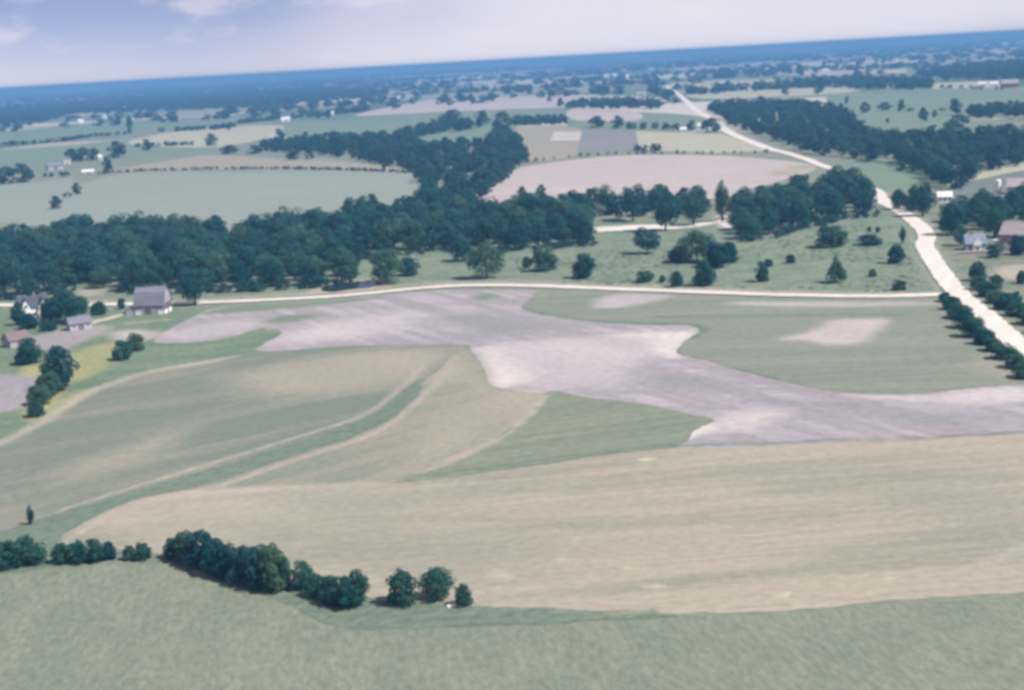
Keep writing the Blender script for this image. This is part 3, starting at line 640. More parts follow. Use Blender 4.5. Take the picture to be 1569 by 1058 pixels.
# pasture bushes and trees
plant(594, 437, 54, 52, 'round', 'broad tree on the pasture just above the pond')
plant(628, 424, 30, 28, 'bush', 'pale bush touching the broad tree above the pond')
plant(746, 429, 48, 54, 'round', 'dark tree standing alone by the cross road centre')
plant(708, 402, 32, 38, 'round', 'dark tree at the wood edge left of the road tree')
plant(834, 417, 34, 40, 'bush', 'square bushy tree right of the road tree')
plant(808, 412, 14, 18, 'bush', 'small faint shrub beside the square bushy tree')
plant(896, 428, 34, 36, 'bush', 'second square bush along the pasture, left of centre right')
plant(992, 391, 42, 38, 'vase', 'flat topped tree below the pale lane')
plant(1068, 405, 56, 48, 'round', 'largest tree of the pasture cluster under the lane')
plant(1042, 402, 32, 22, 'bush', 'low bush on the left of the pasture cluster')
plant(1098, 412, 38, 38, 'bush', 'dark bush on the right of the pasture cluster')
plant(1118, 404, 28, 32, 'bush', 'paler bush at the right end of the pasture cluster')
plant(1079, 440, 32, 38, 'bush', 'paler bush below the pasture cluster near the road')
plant(988, 434, 24, 18, 'bush', 'low faint bush near the cross road under the flat topped tree')
plant(1015, 434, 9, 12, 'bush', 'tiny shrub between the two low roadside bushes')
plant(1036, 441, 19, 24, 'bush', 'small dark bush beside the cross road')
plant(1168, 433, 20, 30, 'bush', 'upright bush in the right middle of the pasture')
plant(1177, 410, 14, 12, 'bush', 'small bush just above the upright pasture bush')
plant(1212, 404, 15, 13, 'bush', 'small lone bush in the middle of the right pasture')
plant(1273, 381, 44, 34, 'bush', 'wide dark bush high on the right pasture')
plant(1332, 377, 34, 16, 'bush', 'low wide bush near the top of the pasture')
plant(1281, 435, 31, 46, 'cone', 'cone shaped evergreen on the right pasture')
plant(1373, 405, 24, 27, 'bush', 'dark round bush near the bend of the main road')
plant(1383, 374, 10, 26, 'tall', 'thin upright tree beside the road bend')
plant(1378, 446, 18, 16, 'bush', 'low round bush close to the road junction')
plant(1337, 425, 12, 12, 'bush', 'faint small bush between the evergreen and the junction')
plant(1332, 356, 6, 9, 'bush', 'left of two tiny shrubs at the top of the pasture')
plant(1345, 357, 6, 9, 'bush', 'right of two tiny shrubs at the top of the pasture')
# hedge along the main road, both sides
hedL = [(1448, 464, 20, 15), (1459, 476, 26, 20), (1468, 490, 30, 24), (1479, 505, 34, 30), (1491, 519, 36, 32), (1507, 530, 32, 24), (1521, 540, 28, 20), (1538, 552, 34, 24), (1555, 566, 36, 22), (1576, 582, 38, 26)]
for i, a in enumerate(hedL): plant(*a, 'bush', f'{ORD[i]} shrub from the junction in the hedge left of the main road', 'hedge left of the main road')
hedR = [(1499, 446, 22, 22), (1513, 456, 26, 24), (1527, 466, 28, 20), (1543, 476, 32, 24), (1560, 487, 32, 22), (1578, 499, 34, 24), (1598, 514, 36, 26)]
for i, a in enumerate(hedR): plant(*a, 'bush', f'{ORD[i]} shrub from the top in the hedge right of the main road', 'hedge right of the main road')
plant(1498, 432, 24, 28, 'bush', 'bush above the hedge, left of the sandy bank')
plant(1525, 444, 22, 22, 'bush', 'bush just below the sandy bank')
plant(1557, 466, 14, 18, 'bush', 'small bush in the rough grass at right')
plant(1566, 436, 16, 20, 'bush', 'bush at the right end of the sandy bank')
# trees by the right hand farm
plant(1376, 322, 24, 30, 'round', 'smaller tree across the road from the wood, by the roadside')
plant(1395, 326, 22, 24, 'round', 'middle tree of the roadside group right of the main road')
plant(1414, 333, 38, 50, 'tall', 'tallest tree of the roadside group right of the main road')
plant(1402, 322, 28, 36, 'round', 'tree tucked behind the roadside group')
plant(1458, 362, 36, 48, 'round', 'large dark tree left of the blue grey house')
plant(1472, 378, 24, 34, 'tall', 'paler tree against the left wall of the blue grey house')
plant(1524, 366, 36, 44, 'round', 'dark tree between the blue grey house and the pink roofed barn')
plant(1523, 396, 24, 22, 'bush', 'low bush in front of the gap between the right hand houses')
plant(1560, 392, 26, 30, 'bush', 'bush in front of the pink roofed barn')
# front row trees with trunks, in the middle
for (a, lab) in [((970, 341, 34, 54, 'vase'), 'tree with visible trunk left over the pale lane'), ((1020, 356, 44, 62, 'vase'), 'tree with visible trunk standing in front of the pale lane'),
                 ((1063, 347, 36, 56, 'vase'), 'tree with visible trunk at the right end of the pale lane'), ((1107, 341, 24, 62, 'tall'), 'tall narrow tree right of the pale lane')]:
    plant(*a, lab)

for (a, lab) in [((1284, 302, 40, 44, 'round'), 'left of the three trees hiding the road bend'), ((1306, 306, 40, 46, 'round'), 'middle of the three trees hiding the road bend'), ((1326, 312, 30, 34, 'round'), 'right of the three trees hiding the road bend')]: plant(*a, lab)

# ---- woods: trees scattered in a footprint
specs = []   # (screen height px, x, y, w, h, kind, woodkey)
def poisson(poly_px, spacing, seed):
    A = np.array([tuple(P(*q).to_2d()) for q in poly_px]); r = np.random.default_rng(seed)
    lo, hi = A.min(0), A.max(0); n = int((hi - lo).prod() / spacing ** 2 * 6) + 20
    pts = r.uniform(lo, hi, (n, 2)); pts = pts[sdist(pts, A) > 0]
    cell = {}; keep = []
    for p in pts:
        c = (int(p[0] // spacing), int(p[1] // spacing)); ok = True
        for i in (-1, 0, 1):
            for j in (-1, 0, 1):
                for q in cell.get((c[0] + i, c[1] + j), ()):
                    if (p[0] - q[0]) ** 2 + (p[1] - q[1]) ** 2 < spacing ** 2: ok = False
        if ok: cell.setdefault(c, []).append(p); keep.append(p)
    return np.array(keep).reshape(-1, 2)
def wood(key, poly, spacing, hr, wr=(.95, 1.25), seed=1, kinds=('round', 'round', 'round', 'tall', 'vase')):
    r = random.Random(seed); n = 0
    for p in poisson(poly, spacing, seed):
        h = r.uniform(*hr) * (1.0 if r.random() < .8 else 1.15); w = h * r.uniform(*wr)
        specs.append((scale_at(p) * h, p[0], p[1], w, h, r.choice(kinds), key)); n += 1
    return n
WN = {}
WN['left'] = wood('left', [(-140, 385), (20, 372), (100, 366), (210, 360), (330, 366), (352, 385), (372, 362), (440, 354), (480, 352), (530, 340), (560, 352), (535, 398), (528, 434), (440, 440), (340, 446), (250, 446), (210, 446), (120, 440), (35, 456), (-140, 462)],
     10.5, (9, 15.5), seed=3)
WN['centre'] = wood('centre', [(540, 340), (560, 330), (600, 334), (640, 320), (720, 322), (760, 335), (830, 325), (890, 335), (900, 350), (903, 374), (830, 380), (770, 386), (690, 386), (600, 390), (545, 398), (560, 352)], 10.5, (8.5, 15.5), seed=5)
WN['creek'] = wood('creek', [(400, 228), (440, 222), (500, 215), (620, 212), (642, 228), (742, 226), (770, 203), (792, 215), (806, 246), (762, 285), (732, 312), (650, 318), (640, 268), (560, 248), (470, 236), (402, 233)], 15.0, (9.5, 13), (.9, 1.25), seed=7)
WN['creek2'] = wood('creek', [(610, 210), (670, 197), (715, 193), (722, 200), (660, 207), (620, 215)], 14.0, (11, 15), (.9, 1.2), seed=8)
WN['row'] = wood('row', [(800, 325), (870, 318), (960, 316), (1050, 314), (1082, 320), (1075, 336), (1000, 334), (930, 338), (880, 342), (830, 345)], 12.5, (10, 13.5), seed=9)
WN['road'] = wood('road', [(1128, 330), (1160, 312), (1220, 300), (1310, 292), (1326, 305), (1352, 328), (1330, 332), (1290, 332), (1240, 346), (1190, 360), (1130, 370)], 12.0, (10, 14), seed=11)
WN['upper'] = wood('upper', [(1085, 168), (1170, 163), (1245, 165), (1300, 182), (1325, 215), (1335, 244), (1250, 240), (1185, 212), (1125, 196)], 16, (11, 15), (.9, 1.2), seed=13)
WN['east'] = wood('east', [(1318, 230), (1345, 218), (1400, 220), (1450, 214), (1500, 216), (1640, 205), (1640, 240), (1490, 268), (1484, 290), (1445, 292), (1420, 268), (1380, 254), (1330, 246)], 15, (11, 15), (.9, 1.2), seed=15)
WN['farm'] = wood('farm', [(1460, 330), (1490, 326), (1560, 318), (1660, 312), (1660, 342), (1560, 346), (1480, 356), (1462, 350)], 12, (10, 14), seed=17)
WN['east2'] = wood('far', [(1488, 178), (1530, 172), (1640, 170), (1640, 182), (1500, 184)], 15, (11, 14), (.9, 1.2), seed=19)
# hedges, clumps and lone trees of the middle distance
def line(px, spacing, hr, wr=(1.0, 1.6), seed=1, key='far', skip=.1, kinds=('bush', 'bush', 'round')):
    r = random.Random(seed); w = [P(*q) for q in px]
    for a, b in zip(w[:-1], w[1:]):
        n = max(1, int((b - a).length / spacing))
        for k in range(n):
            if r.random() < skip: continue
            p = a.lerp(b, (k + r.uniform(.2, .8)) / n); h = r.uniform(*hr); q = (p.x + r.uniform(-2, 2), p.y + r.uniform(-2, 2))
            specs.append((scale_at(q) * h, q[0], q[1], h * r.uniform(*wr), h, r.choice(kinds), key))
def lone(px, py, wpx, hpx, kind='round', key='far'):
    p = P(px, py); s = scale_at(p); specs.append((hpx, p.x, p.y, wpx / s, hpx / s, kind, key))
line([(150, 268), (180, 265), (250, 262), (330, 260), (335, 260)], 3.2, (2.2, 3.6), seed=1, skip=.02); line([(345, 260), (430, 259), (520, 261), (600, 264), (640, 265)], 3.2, (2.0, 3.2), seed=2, skip=.02)
line([(-60, 226), (40, 222), (95, 218), (135, 211), (200, 206)], 6, (5, 8), seed=3)
for a in [(325, 224, 21, 20), (180, 242, 32, 26), (165, 264, 17, 24), (110, 247, 24, 20), (128, 247, 26, 22), (145, 246, 18, 20), (225, 231, 18, 18), (352, 236, 30, 14), (390, 236, 26, 14), (87, 320, 19, 21),
          (118, 298, 16, 18), (104, 303, 12, 9), (35, 280, 34, 30), (10, 282, 40, 28), (200, 204, 9, 26), (198, 192, 10, 16), (212, 185, 10, 10), (236, 186, 22, 14), (247, 202, 14, 7), (451, 245, 28, 15), (474, 246, 12, 13), (589, 262, 8, 14),
          (489, 182, 12, 12), (503, 182, 8, 14), (740, 196, 26, 27), (770, 205, 28, 36), (693, 192, 46, 24), (755, 152, 9, 14), (104, 187, 12, 10), (116, 185, 14, 12), (145, 183, 20, 9), (168, 188, 11, 11), (352, 200, 10, 10),
          (859, 163, 16, 13), (842, 158, 7, 12), (914, 196, 28, 19), (947, 197, 22, 20), (1060, 200, 16, 16), (1091, 203, 30, 24), (1080, 199, 18, 14), (928, 136, 12, 14), (1002, 127, 14, 12), (1005, 143, 15, 14), (1021, 156, 14, 18), (1035, 160, 12, 10),
          (1256, 146, 20, 30), (1204, 146, 14, 16), (1226, 118, 14, 20), (1325, 174, 16, 18), (1355, 170, 20, 14), (1381, 172, 13, 20), (1395, 172, 10, 8), (1415, 187, 16, 23), (1432, 180, 10, 12), (1444, 172, 9, 8), (1463, 176, 22, 26), (1468, 198, 30, 24),
          (1360, 190, 6, 10), (1337, 205, 10, 12), (1298, 160, 10, 12), (800, 305, 16, 20), (830, 300, 14, 18), (1262, 110, 8, 16), (1315, 115, 12, 20), (428, 215, 18, 18), (1420, 300, 14, 22), (1380, 262, 18, 16)]:
    lone(*a)
line([(265, 202), (330, 199), (360, 195)], 6, (7, 10), seed=5); line([(365, 190), (428, 184)], 6, (7, 11), seed=6); line([(450, 182), (500, 178), (560, 171)], 7, (8, 13), seed=7)
line([(205, 226), (260, 224), (294, 223)], 5, (5, 7.5), seed=8); line([(785, 192), (830, 192), (872, 190)], 7, (8, 12), seed=9, skip=0); line([(790, 188), (870, 187)], 8, (9, 13), seed=10, skip=0)
line([(962, 198), (1000, 198), (1042, 199)], 8, (6, 9), seed=11); line([(805, 250), (860, 242), (940, 237), (1100, 236), (1185, 234)], 9, (2, 4), seed=12); line([(968, 232), (1012, 232)], 6, (5, 7), seed=13, skip=0)
wood('far', [(870, 168), (880, 162), (940, 159), (1008, 160), (1012, 168), (950, 168)], 18, (11, 15), (1, 1.4), seed=21)
line([(665, 144), (730, 142), (800, 138)], 22, (10, 16), seed=14); line([(1055, 121), (1110, 121), (1180, 118)], 25, (10, 16), seed=15); line([(935, 129), (985, 128)], 20, (10, 14), seed=16)
line([(1180, 130), (1240, 127), (1320, 126)], 18, (12, 18), seed=17, skip=0); wood('far', [(1220, 130), (1320, 126), (1425, 132), (1425, 138), (1320, 138), (1230, 134)], 22, (12, 17), (1, 1.5), seed=23)
wood('far', [(1395, 118), (1430, 112), (1520, 100), (1640, 92), (1640, 122), (1500, 124)], 26, (12, 18), (1, 1.5), seed=25)
line([(45, 273), (110, 270)], 8, (4, 6), seed=18); line([(1440, 136), (1560, 138)], 16, (5, 9), seed=19, skip=.5)
# blue forest band at the left horizon
wood('far', [(-150, 205), (35, 190), (120, 176), (250, 172), (430, 163), (560, 152), (600, 145), (560, 140), (430, 140), (250, 150), (35, 165), (-150, 178)], 42, (13, 18), (1.2, 1.8), seed=27)
wood('far', [(-150, 175), (35, 162), (250, 148), (430, 138), (640, 128), (640, 122), (430, 126), (250, 138), (35, 152), (-150, 165)], 120, (14, 20), (1.8, 2.8), seed=29)
# hedgerow woods out to the horizon
r_ = random.Random(42)
for i in range(330):
    d = 3000 * (19000 / 3000) ** (r_.random() ** .8); az = r_.uniform(-.50, .50)
    if 3000 < d < 4200 and az > -.05 and r_.random() < .6: continue
    cx, cy = d * math.sin(az), d * math.cos(az)
    n = r_.randint(5, 22); ln = r_.uniform(200, 1100) * (d / 5000) ** .4; a = r_.gauss(-.1, .25); tk = r_.uniform(8, 50)
    for k in range(n):
        s = r_.uniform(-.5, .5) * ln; q = (cx + math.cos(a) * s, cy + math.sin(a) * s + r_.uniform(-tk, tk))
        if math.hypot(*q) > 19700: continue
        h = r_.uniform(12, 19); specs.append((scale_at(q) * h, q[0], q[1], r_.uniform(20, 38) * (d / 5000) ** .6, h, 'bush', 'far'))

labels = {'left': ('leafy tree deep inside the dark wood behind the grey barn', 'trees of the wood behind the barn'),
          'centre': ('leafy tree deep inside the wood left of the pale lane', 'trees of the centre wood'),
          'row': ('tree in the long row behind the pale lane', 'trees of the row behind the lane'),
          'road': ('tree deep inside the wood left of the main road', 'trees of the wood beside the main road'),
          'creek': ('tree in the creek wood beyond the cream field', 'trees of the creek wood'),
          'upper': ('tree in the wood right of the upper road', 'trees of the upper road wood'),
          'east': ('tree deep inside the wood behind the white silo', 'trees of the east wood'),
          'farm': ('dark tree directly behind the right hand houses', 'trees behind the right hand houses')}
n0 = len(specs)
line([(-120, 464), (35, 459), (118, 444)], 5, (3, 5.5), (1.1, 1.7), 31, 'under', .1, ('bush',)); line([(168, 448), (210, 450), (270, 450), (340, 449), (440, 444), (528, 438), (538, 420), (540, 401)], 5, (3, 5.5), (1.1, 1.7), 32, 'under', .1, ('bush',))
line([(540, 401), (600, 393), (690, 389), (770, 389), (830, 383), (903, 377), (902, 358)], 5, (2.5, 5), (1.1, 1.7), 33, 'under', .15, ('bush',)); line([(1130, 373), (1190, 364), (1240, 350), (1290, 336), (1350, 332)], 5, (2.5, 5), (1.1, 1.7), 34, 'under', .15, ('bush',))
under = specs[n0:]; del specs[n0:]
near = [s for s in specs if s[6] != 'far' and s[5] != 'bush']
near.sort(key=lambda s: -s[0])
room = 300 - tree_count[0]
ONES = ['', 'first', 'second', 'third', 'fourth', 'fifth', 'sixth', 'seventh', 'eighth', 'ninth', 'tenth', 'eleventh', 'twelfth', 'thirteenth', 'fourteenth', 'fifteenth',
        'sixteenth', 'seventeenth', 'eighteenth', 'nineteenth']
def nth(n): return ONES[n] if n < 20 else ({20: 'twentieth', 30: 'thirtieth', 40: 'fortieth'}.get(n) or ({2: 'twenty-', 3: 'thirty-', 4: 'forty-'}[n // 10] + ONES[n % 10]))
def edge_trees(trees, front):
    """front or back rank of a wood: nearest or farthest tree in each narrow column of sight"""
    cols = {}
    for s in trees:
        c = round(s[1] / s[2] / .0125)
        if c not in cols or (s[2] < cols[c][2]) == front: cols[c] = s
    return sorted(cols.values(), key=lambda s: s[1] / s[2])
take = near[:room]; taken = set(id(s) for s in take)
own = {}
where = {'left': 'of the dark wood behind the grey barn', 'centre': 'of the wood left of the pale lane', 'road': 'of the wood left of the main road',
         'row': 'of the tree row behind the pale lane', 'farm': 'of the grove behind the right hand houses', 'east': 'of the wood behind the white silo', 'creek': 'of the creek wood', 'upper': 'of the upper road wood'}
for key in labels:
    tr_ = [s for s in take if s[6] == key]
    fr = edge_trees(tr_, True)
    for i, s in enumerate(fr): own[id(s)] = f'{nth(i + 1)} tree from left, near edge {where[key]}'
    bk = [s for s in edge_trees([s for s in tr_ if id(s) not in own], False)]
    for i, s in enumerate(bk): own[id(s)] = f'{nth(i + 1)} tree from left, far edge {where[key]}'
for s in take:
    lab, grp = labels[s[6]]
    add_tree((s[1], s[2]), s[3], s[4], s[5], own.get(id(s), lab), grp)
rest = [s for s in specs if id(s) not in taken]
# everything farther off: one mass
lods = {}
for ki, k in enumerate(('round', 'tall', 'vase', 'cone', 'bush')):
    for lod, (nl, ls, nc) in enumerate(((620, .10, 22), (220, .155, 14), (34, .36, 7))):
        lods[k, lod] = [crown_arrays(900 + 50 * ki + 7 * lod + j, k, nl, ls, nc) for j in range(3)]
def mass(name, items, mat, label, cat):
    """many small crowns as one mesh"""
    V = []; T = []
    for s in items:
        lod = 0 if s[0] > 13 else (1 if s[0] > 6.5 else 2)
        v, f = r_.choice(lods[s[5], lod]); a = r_.uniform(0, 6.28); ca, sa = math.cos(a), math.sin(a)
        x = v[:, 0] * s[3] * 1.15; y = v[:, 1] * s[3] * 1.15
        V.append(np.stack([x * ca - y * sa + s[1], x * sa + y * ca + s[2], v[:, 2] * s[4]], 1)); T.append(np.full(len(v), r_.random()))
    V = np.concatenate(V); T = np.concatenate(T)
    fm = np_mesh(name, V, np.arange(len(V)).reshape(-1, 4))
    fm.attributes.new('tint', 'FLOAT', 'POINT').data.foreach_set('value', T.astype(np.float32))
    tag(obj(name, fm, mat), label, cat, kind='stuff'); return len(V) // 4
fmat = leaf_mat('leaves_far', (.012, .068, .076), (.038, .116, .104), True)
nq = mass('distant_trees', rest, fmat, 'blue green woods and hedgerows stretching to the horizon', 'distant woods')
mass('wood_understory', under, fmat, 'low tangled undergrowth along the near edges of the woods', 'undergrowth')
print('WOODS', WN, 'near', len(near), 'rest', len(rest), 'quads', nq, 'trees', tree_count)

# rough tussocks on the pasture
tv, tf = crown_arrays(5000, 'bush', 26, .30, 6)
A = np.array([tuple(P(*q).to_2d()) for q in [(560, 440), (760, 430), (1000, 440), (1350, 448), (1425, 440), (1395, 385), (1395, 350), (1300, 345), (1150, 380), (1000, 372), (880, 392), (700, 400), (560, 410)]])
lo, hi = A.min(0), A.max(0); pts = rng.uniform(lo, hi, (2600, 2)); pts = pts[sdist(pts, A) > 0]
dens = np.sin(pts[:, 0] * .05 + 1.3 * np.sin(pts[:, 1] * .03)) + np.sin(pts[:, 1] * .06 + pts[:, 0] * .021)
pts = pts[dens > -.3][:900]
V = []
for p in pts:
    h = rng.uniform(.3, .7); w = rng.uniform(1.0, 2.6); V.append(np.stack([tv[:, 0] * w + p[0], tv[:, 1] * w + p[1], tv[:, 2] * h + .04], 1))
V = np.concatenate(V); gm = np_mesh('grass_tussocks', V, np.arange(len(V)).reshape(-1, 4))
tag(obj('grass_tussocks', gm, field_mat('tussock', (.075, .120, .085), (.110, .150, .100), 0, (10, 10), 3, over=False)), 'rough dark grass tussocks scattered over the pasture', 'tussocks', kind='stuff')

# ------------------------------------------------------------------ buildings
def bm_new(): return bmesh.new()
def bbox(bm, x0, x1, y0, y1, z0, z1):
    v = [bm.verts.new(p) for p in ((x0, y0, z0), (x1, y0, z0), (x1, y1, z0), (x0, y1, z0), (x0, y0, z1), (x1, y0, z1), (x1, y1, z1), (x0, y1, z1))]
    for f in ((3, 2, 1, 0), (4, 5, 6, 7), (0, 1, 5, 4), (1, 2, 6, 5), (2, 3, 7, 6), (3, 0, 4, 7)): bm.faces.new([v[i] for i in f])
def prism(bm, prof, x0, x1):
    """profile in (y,z), extruded along x"""
    a = [bm.verts.new((x0, y, z)) for y, z in prof]; b = [bm.verts.new((x1, y, z)) for y, z in prof]; n = len(prof)
    bm.faces.new(a[::-1]); bm.faces.new(b)
    for i in range(n): bm.faces.new((a[i], a[(i + 1) % n], b[(i + 1) % n], b[i]))
def done(name, bm, mat, parent):
    bmesh.ops.recalc_face_normals(bm, faces=bm.faces); me = bpy.data.meshes.new(name); bm.to_mesh(me); bm.free()
    return obj(name, me, mat, parent)
def part_box(name, mat, parent, *b):
    bm = bm_new(); bbox(bm, *b); return done(name, bm, mat, parent)
B_grey = board_mat('weathered_boards', (.335, .325, .370)); B_dark = board_mat('brown_gable_boards', (.150, .125, .125)); B_white = board_mat('white_boards', (.74, .72, .72), .25, .06)
B_red = board_mat('red_boards', (.30, .15, .14)); B_lilac = board_mat('lilac_boards', (.40, .38, .44)); B_blue = board_mat('blue_grey_boards', (.33, .37, .46), .25, .08)
R_grey = board_mat('grey_roof', (.165, .165, .205), .4, .12, 'y'); R_dark = board_mat('dark_shingles', (.075, .080, .105), .35, .15, 'y'); R_pink = board_mat('pinkish_roof', (.335, .285, .300), .4, .10, 'y')
R_blue = board_mat('blue_grey_shingles', (.190, .215, .270), .4, .12, 'y'); R_tin = board_mat('tin_roof', (.62, .60, .62), .6, .08, 'y')
GLASS = plain_mat('dark_window', (.03, .035, .045), .2, .25, 1.0, .5); TRIM = plain_mat('white_trim', (.78, .76, .74), .06, .6); STONE = plain_mat('stone_foot', (.5, .47, .45), .2)
def window(parent, x, z, w, h, y, side='front', ends=None):
    """pane in a frame on a wall; side front (-y) or end (+x at `y`)"""
    t = .06
    if side == 'front':
        f = part_box('window', TRIM, parent, x - w / 2 - .1, x + w / 2 + .1, y - t, y + .02, z - h / 2 - .1, z + h / 2 + .1)
        part_box('pane', GLASS, f, x - w / 2, x + w / 2, y - t - .02, y - t + .03, z - h / 2, z + h / 2)
    else:
        s = 1 if side == 'end' else -1
        lo, hi = sorted((y - .02 * s, y + t * s)); f = part_box('window', TRIM, parent, lo, hi, x - w / 2 - .1, x + w / 2 + .1, z - h / 2 - .1, z + h / 2 + .1)
        lo, hi = sorted((y + (t - .03) * s, y + (t + .02) * s)); part_box('pane', GLASS, f, lo, hi, x - w / 2, x + w / 2, z - h / 2, z + h / 2)
def gable_roof(name, mat, parent, Lh, wh, ze, zr, over=.4, th=.18, gam=None):
    """roof of two slopes along x; optional gambrel break (y, z)"""
    bm = bm_new()
    for s in (-1, 1):
        sl = (zr - ze) / wh if gam is None else (gam[1] - ze) / (wh - gam[0])
        pts = [(0, zr)] + ([gam] if gam else []) + [(wh + over, ze - sl * over)]
        for (ya, za), (yb, zb) in zip(pts[:-1], pts[1:]):
            prism(bm, [(s * ya, za + .02), (s * yb, zb + .02), (s * yb, zb + .02 + th), (s * ya, za + .02 + th)], -Lh - over, Lh + over)
    return done(name, bm, mat, parent)
def house(px, py, Lm, Wm, ze, zr, yaw, wall, roof, name, label, cat='house', doors=(), wins=(), chimney=None, endwins=(), gam=None, group=None, depth=.5, sil=0):
    """a gabled building whose front foot is at a photo pixel; x along the ridge, front is -y; end wall at +x"""
    p = P(px, py); d = Vector((p.x, p.y, 0)).normalized(); p = p + d * Wm * depth
    e = empty(name, (p.x, p.y, 0), yaw); tag(e, label, cat, group)
    Lh, wh = Lm / 2, Wm / 2
    bm = bm_new(); prof = [(-wh, 0), (wh, 0), (wh, ze)] + ([gam] if gam else []) + [(0, zr)] + ([(-gam[0], gam[1])] if gam else []) + [(-wh, ze)]
    prism(bm, prof, -Lh, Lh); done('wall', bm, wall, e)
    gable_roof('roof', roof, e, Lh, wh, ze, zr, gam=gam)
    for (x, w, h, m_) in doors:
        part_box('door', m_, e, x - w / 2, x + w / 2, -wh - .08, -wh + .02, .05, h)
    for (x, z, w, h) in wins: window(e, x, z, w, h, -wh)
    for (y, z, w, h) in endwins: window(e, y, z, w, h, Lh, 'end')
    if chimney: part_box('chimney', plain_mat('brick_chimney', (.30, .17, .14)), e, chimney - .4, chimney + .4, -.4, .4, zr - .8, zr + 1.3)
    return e

def yaw_facing(px, py, turn=0):
    """yaw that turns a building's front to the camera, plus `turn` degrees"""
    p = P(px, py); return math.atan2(-p.x, p.y) + math.radians(turn)
# grey barn with a lean-to and whitewashed foot
by = yaw_facing(228, 481, -22)
barn = house(236, 482, 12.0, 8.4, 4.4, 10.2, by, B_grey, R_grey, 'barn', 'weathered grey barn with lean-to left of the cross road', 'barn',
             gam=(2.6, 8.3), doors=((-.6, 2.4, 2.6, B_dark),), endwins=((0, 6.3, 1.0, 1.0),))
bm = bm_new(); q = [(-10.0, 0), (-6.02, 0), (-6.02, 4.2), (-10.0, 1.7)]
a = [bm.verts.new((x, -4.0, z)) for x, z in q]; b = [bm.verts.new((x, 4.0, z)) for x, z in q]
bm.faces.new(a); bm.faces.new(b[::-1])
for i in range(4): bm.faces.new((a[i], b[i], b[(i + 1) % 4], a[(i + 1) % 4]))
done('lean_to', bm, B_lilac, barn)
bm = bm_new(); v = [bm.verts.new(q) for q in ((-10.4, -4.3, 1.5), (-6.03, -4.3, 4.25), (-6.03, 4.3, 4.25), (-10.4, 4.3, 1.5), (-10.4, -4.3, 1.7), (-6.03, -4.3, 4.45), (-6.03, 4.3, 4.45), (-10.4, 4.3, 1.7))]
for f in ((3, 2, 1, 0), (4, 5, 6, 7), (0, 1, 5, 4), (1, 2, 6, 5), (2, 3, 7, 6), (3, 0, 4, 7)): bm.faces.new([v[i] for i in f])
done('lean_to_roof', bm, R_grey, barn)
tag(part_box('gable_cladding', B_dark, barn, 6.01, 6.08, -4.0, 4.0, 1.7, 4.35), 'brown boards on the gable end')
for (a, b) in ((-5.8, -3.6), (3.4, 5.8)): part_box('whitewashed_foot', TRIM, barn, a, b, -4.29, -4.19, .05, 1.3)
for (a, b) in ((-3.6, -.9), (.9, 3.6)): part_box('end_door', TRIM, barn, 6.02, 6.1, a, b, .05, 1.65)
# white farmhouse with two front gables
hp = P(48, 486); hy = yaw_facing(48, 486, 8)
fh = house(52, 488, 11.0, 7.5, 4.4, 8.4, hy, B_white, R_dark, 'farmhouse', 'white farmhouse with two front gables at the left edge', 'house', chimney=1.0, wins=((-3.4, 1.6, 1, 1.4), (0, 1.6, 1, 1.4), (3.4, 1.6, 1, 1.4)))
for gx in (-3.2, 3.2):
    bm = bm_new(); prof = [(-1.9, .02), (1.9, .02), (1.9, 4.3), (0, 7.9), (-1.9, 4.3)]
    a = [bm.verts.new((gx + y, -5.2, z)) for y, z in prof]; b = [bm.verts.new((gx + y, -.3, z)) for y, z in prof]
    bm.faces.new(a); bm.faces.new(b[::-1])
    for i in range(5): bm.faces.new((a[i], b[i], b[(i + 1) % 5], a[(i + 1) % 5]))
    g = done('front_gable', bm, B_white, fh)
    bm = bm_new()
    for s in (-1, 1):
        q = [(gx, 7.95), (gx + s * 2.3, 3.59), (gx + s * 2.3, 3.79), (gx, 8.15)]
        a = [bm.verts.new((x, -5.5, z)) for x, z in q]; b = [bm.verts.new((x, -.2, z)) for x, z in q]
        bm.faces.new(a); bm.faces.new(b[::-1])
        for i in range(4): bm.faces.new((a[i], b[i], b[(i + 1) % 4], a[(i + 1) % 4]))
    done('gable_roof', bm, R_dark, g)
    f = part_box('window', TRIM, fh, gx - .6, gx + .6, -5.26, -5.18, 4.3, 5.9); part_box('pane', GLASS, f, gx - .48, gx + .48, -5.28, -5.22, 4.42, 5.78)
house(122, 506, 8.2, 6.0, 2.6, 4.6, yaw_facing(122, 506, 14), B_lilac, R_grey, 'shed', 'low grey shed beside the farmyard', 'shed', doors=((0, 2.0, 2.1, B_dark),), wins=((-2.6, 1.5, .8, .8), (2.6, 1.5, .8, .8)))
house(26, 532, 7.5, 6.0, 2.6, 5.0, yaw_facing(26, 532, 25), B_grey, board_mat('brown_roof', (.17, .13, .13), .4, .12, 'y'), 'shed', 'brown roofed shed at the left edge of the farmyard', 'shed', doors=((0, 2.2, 2.1, B_dark),))
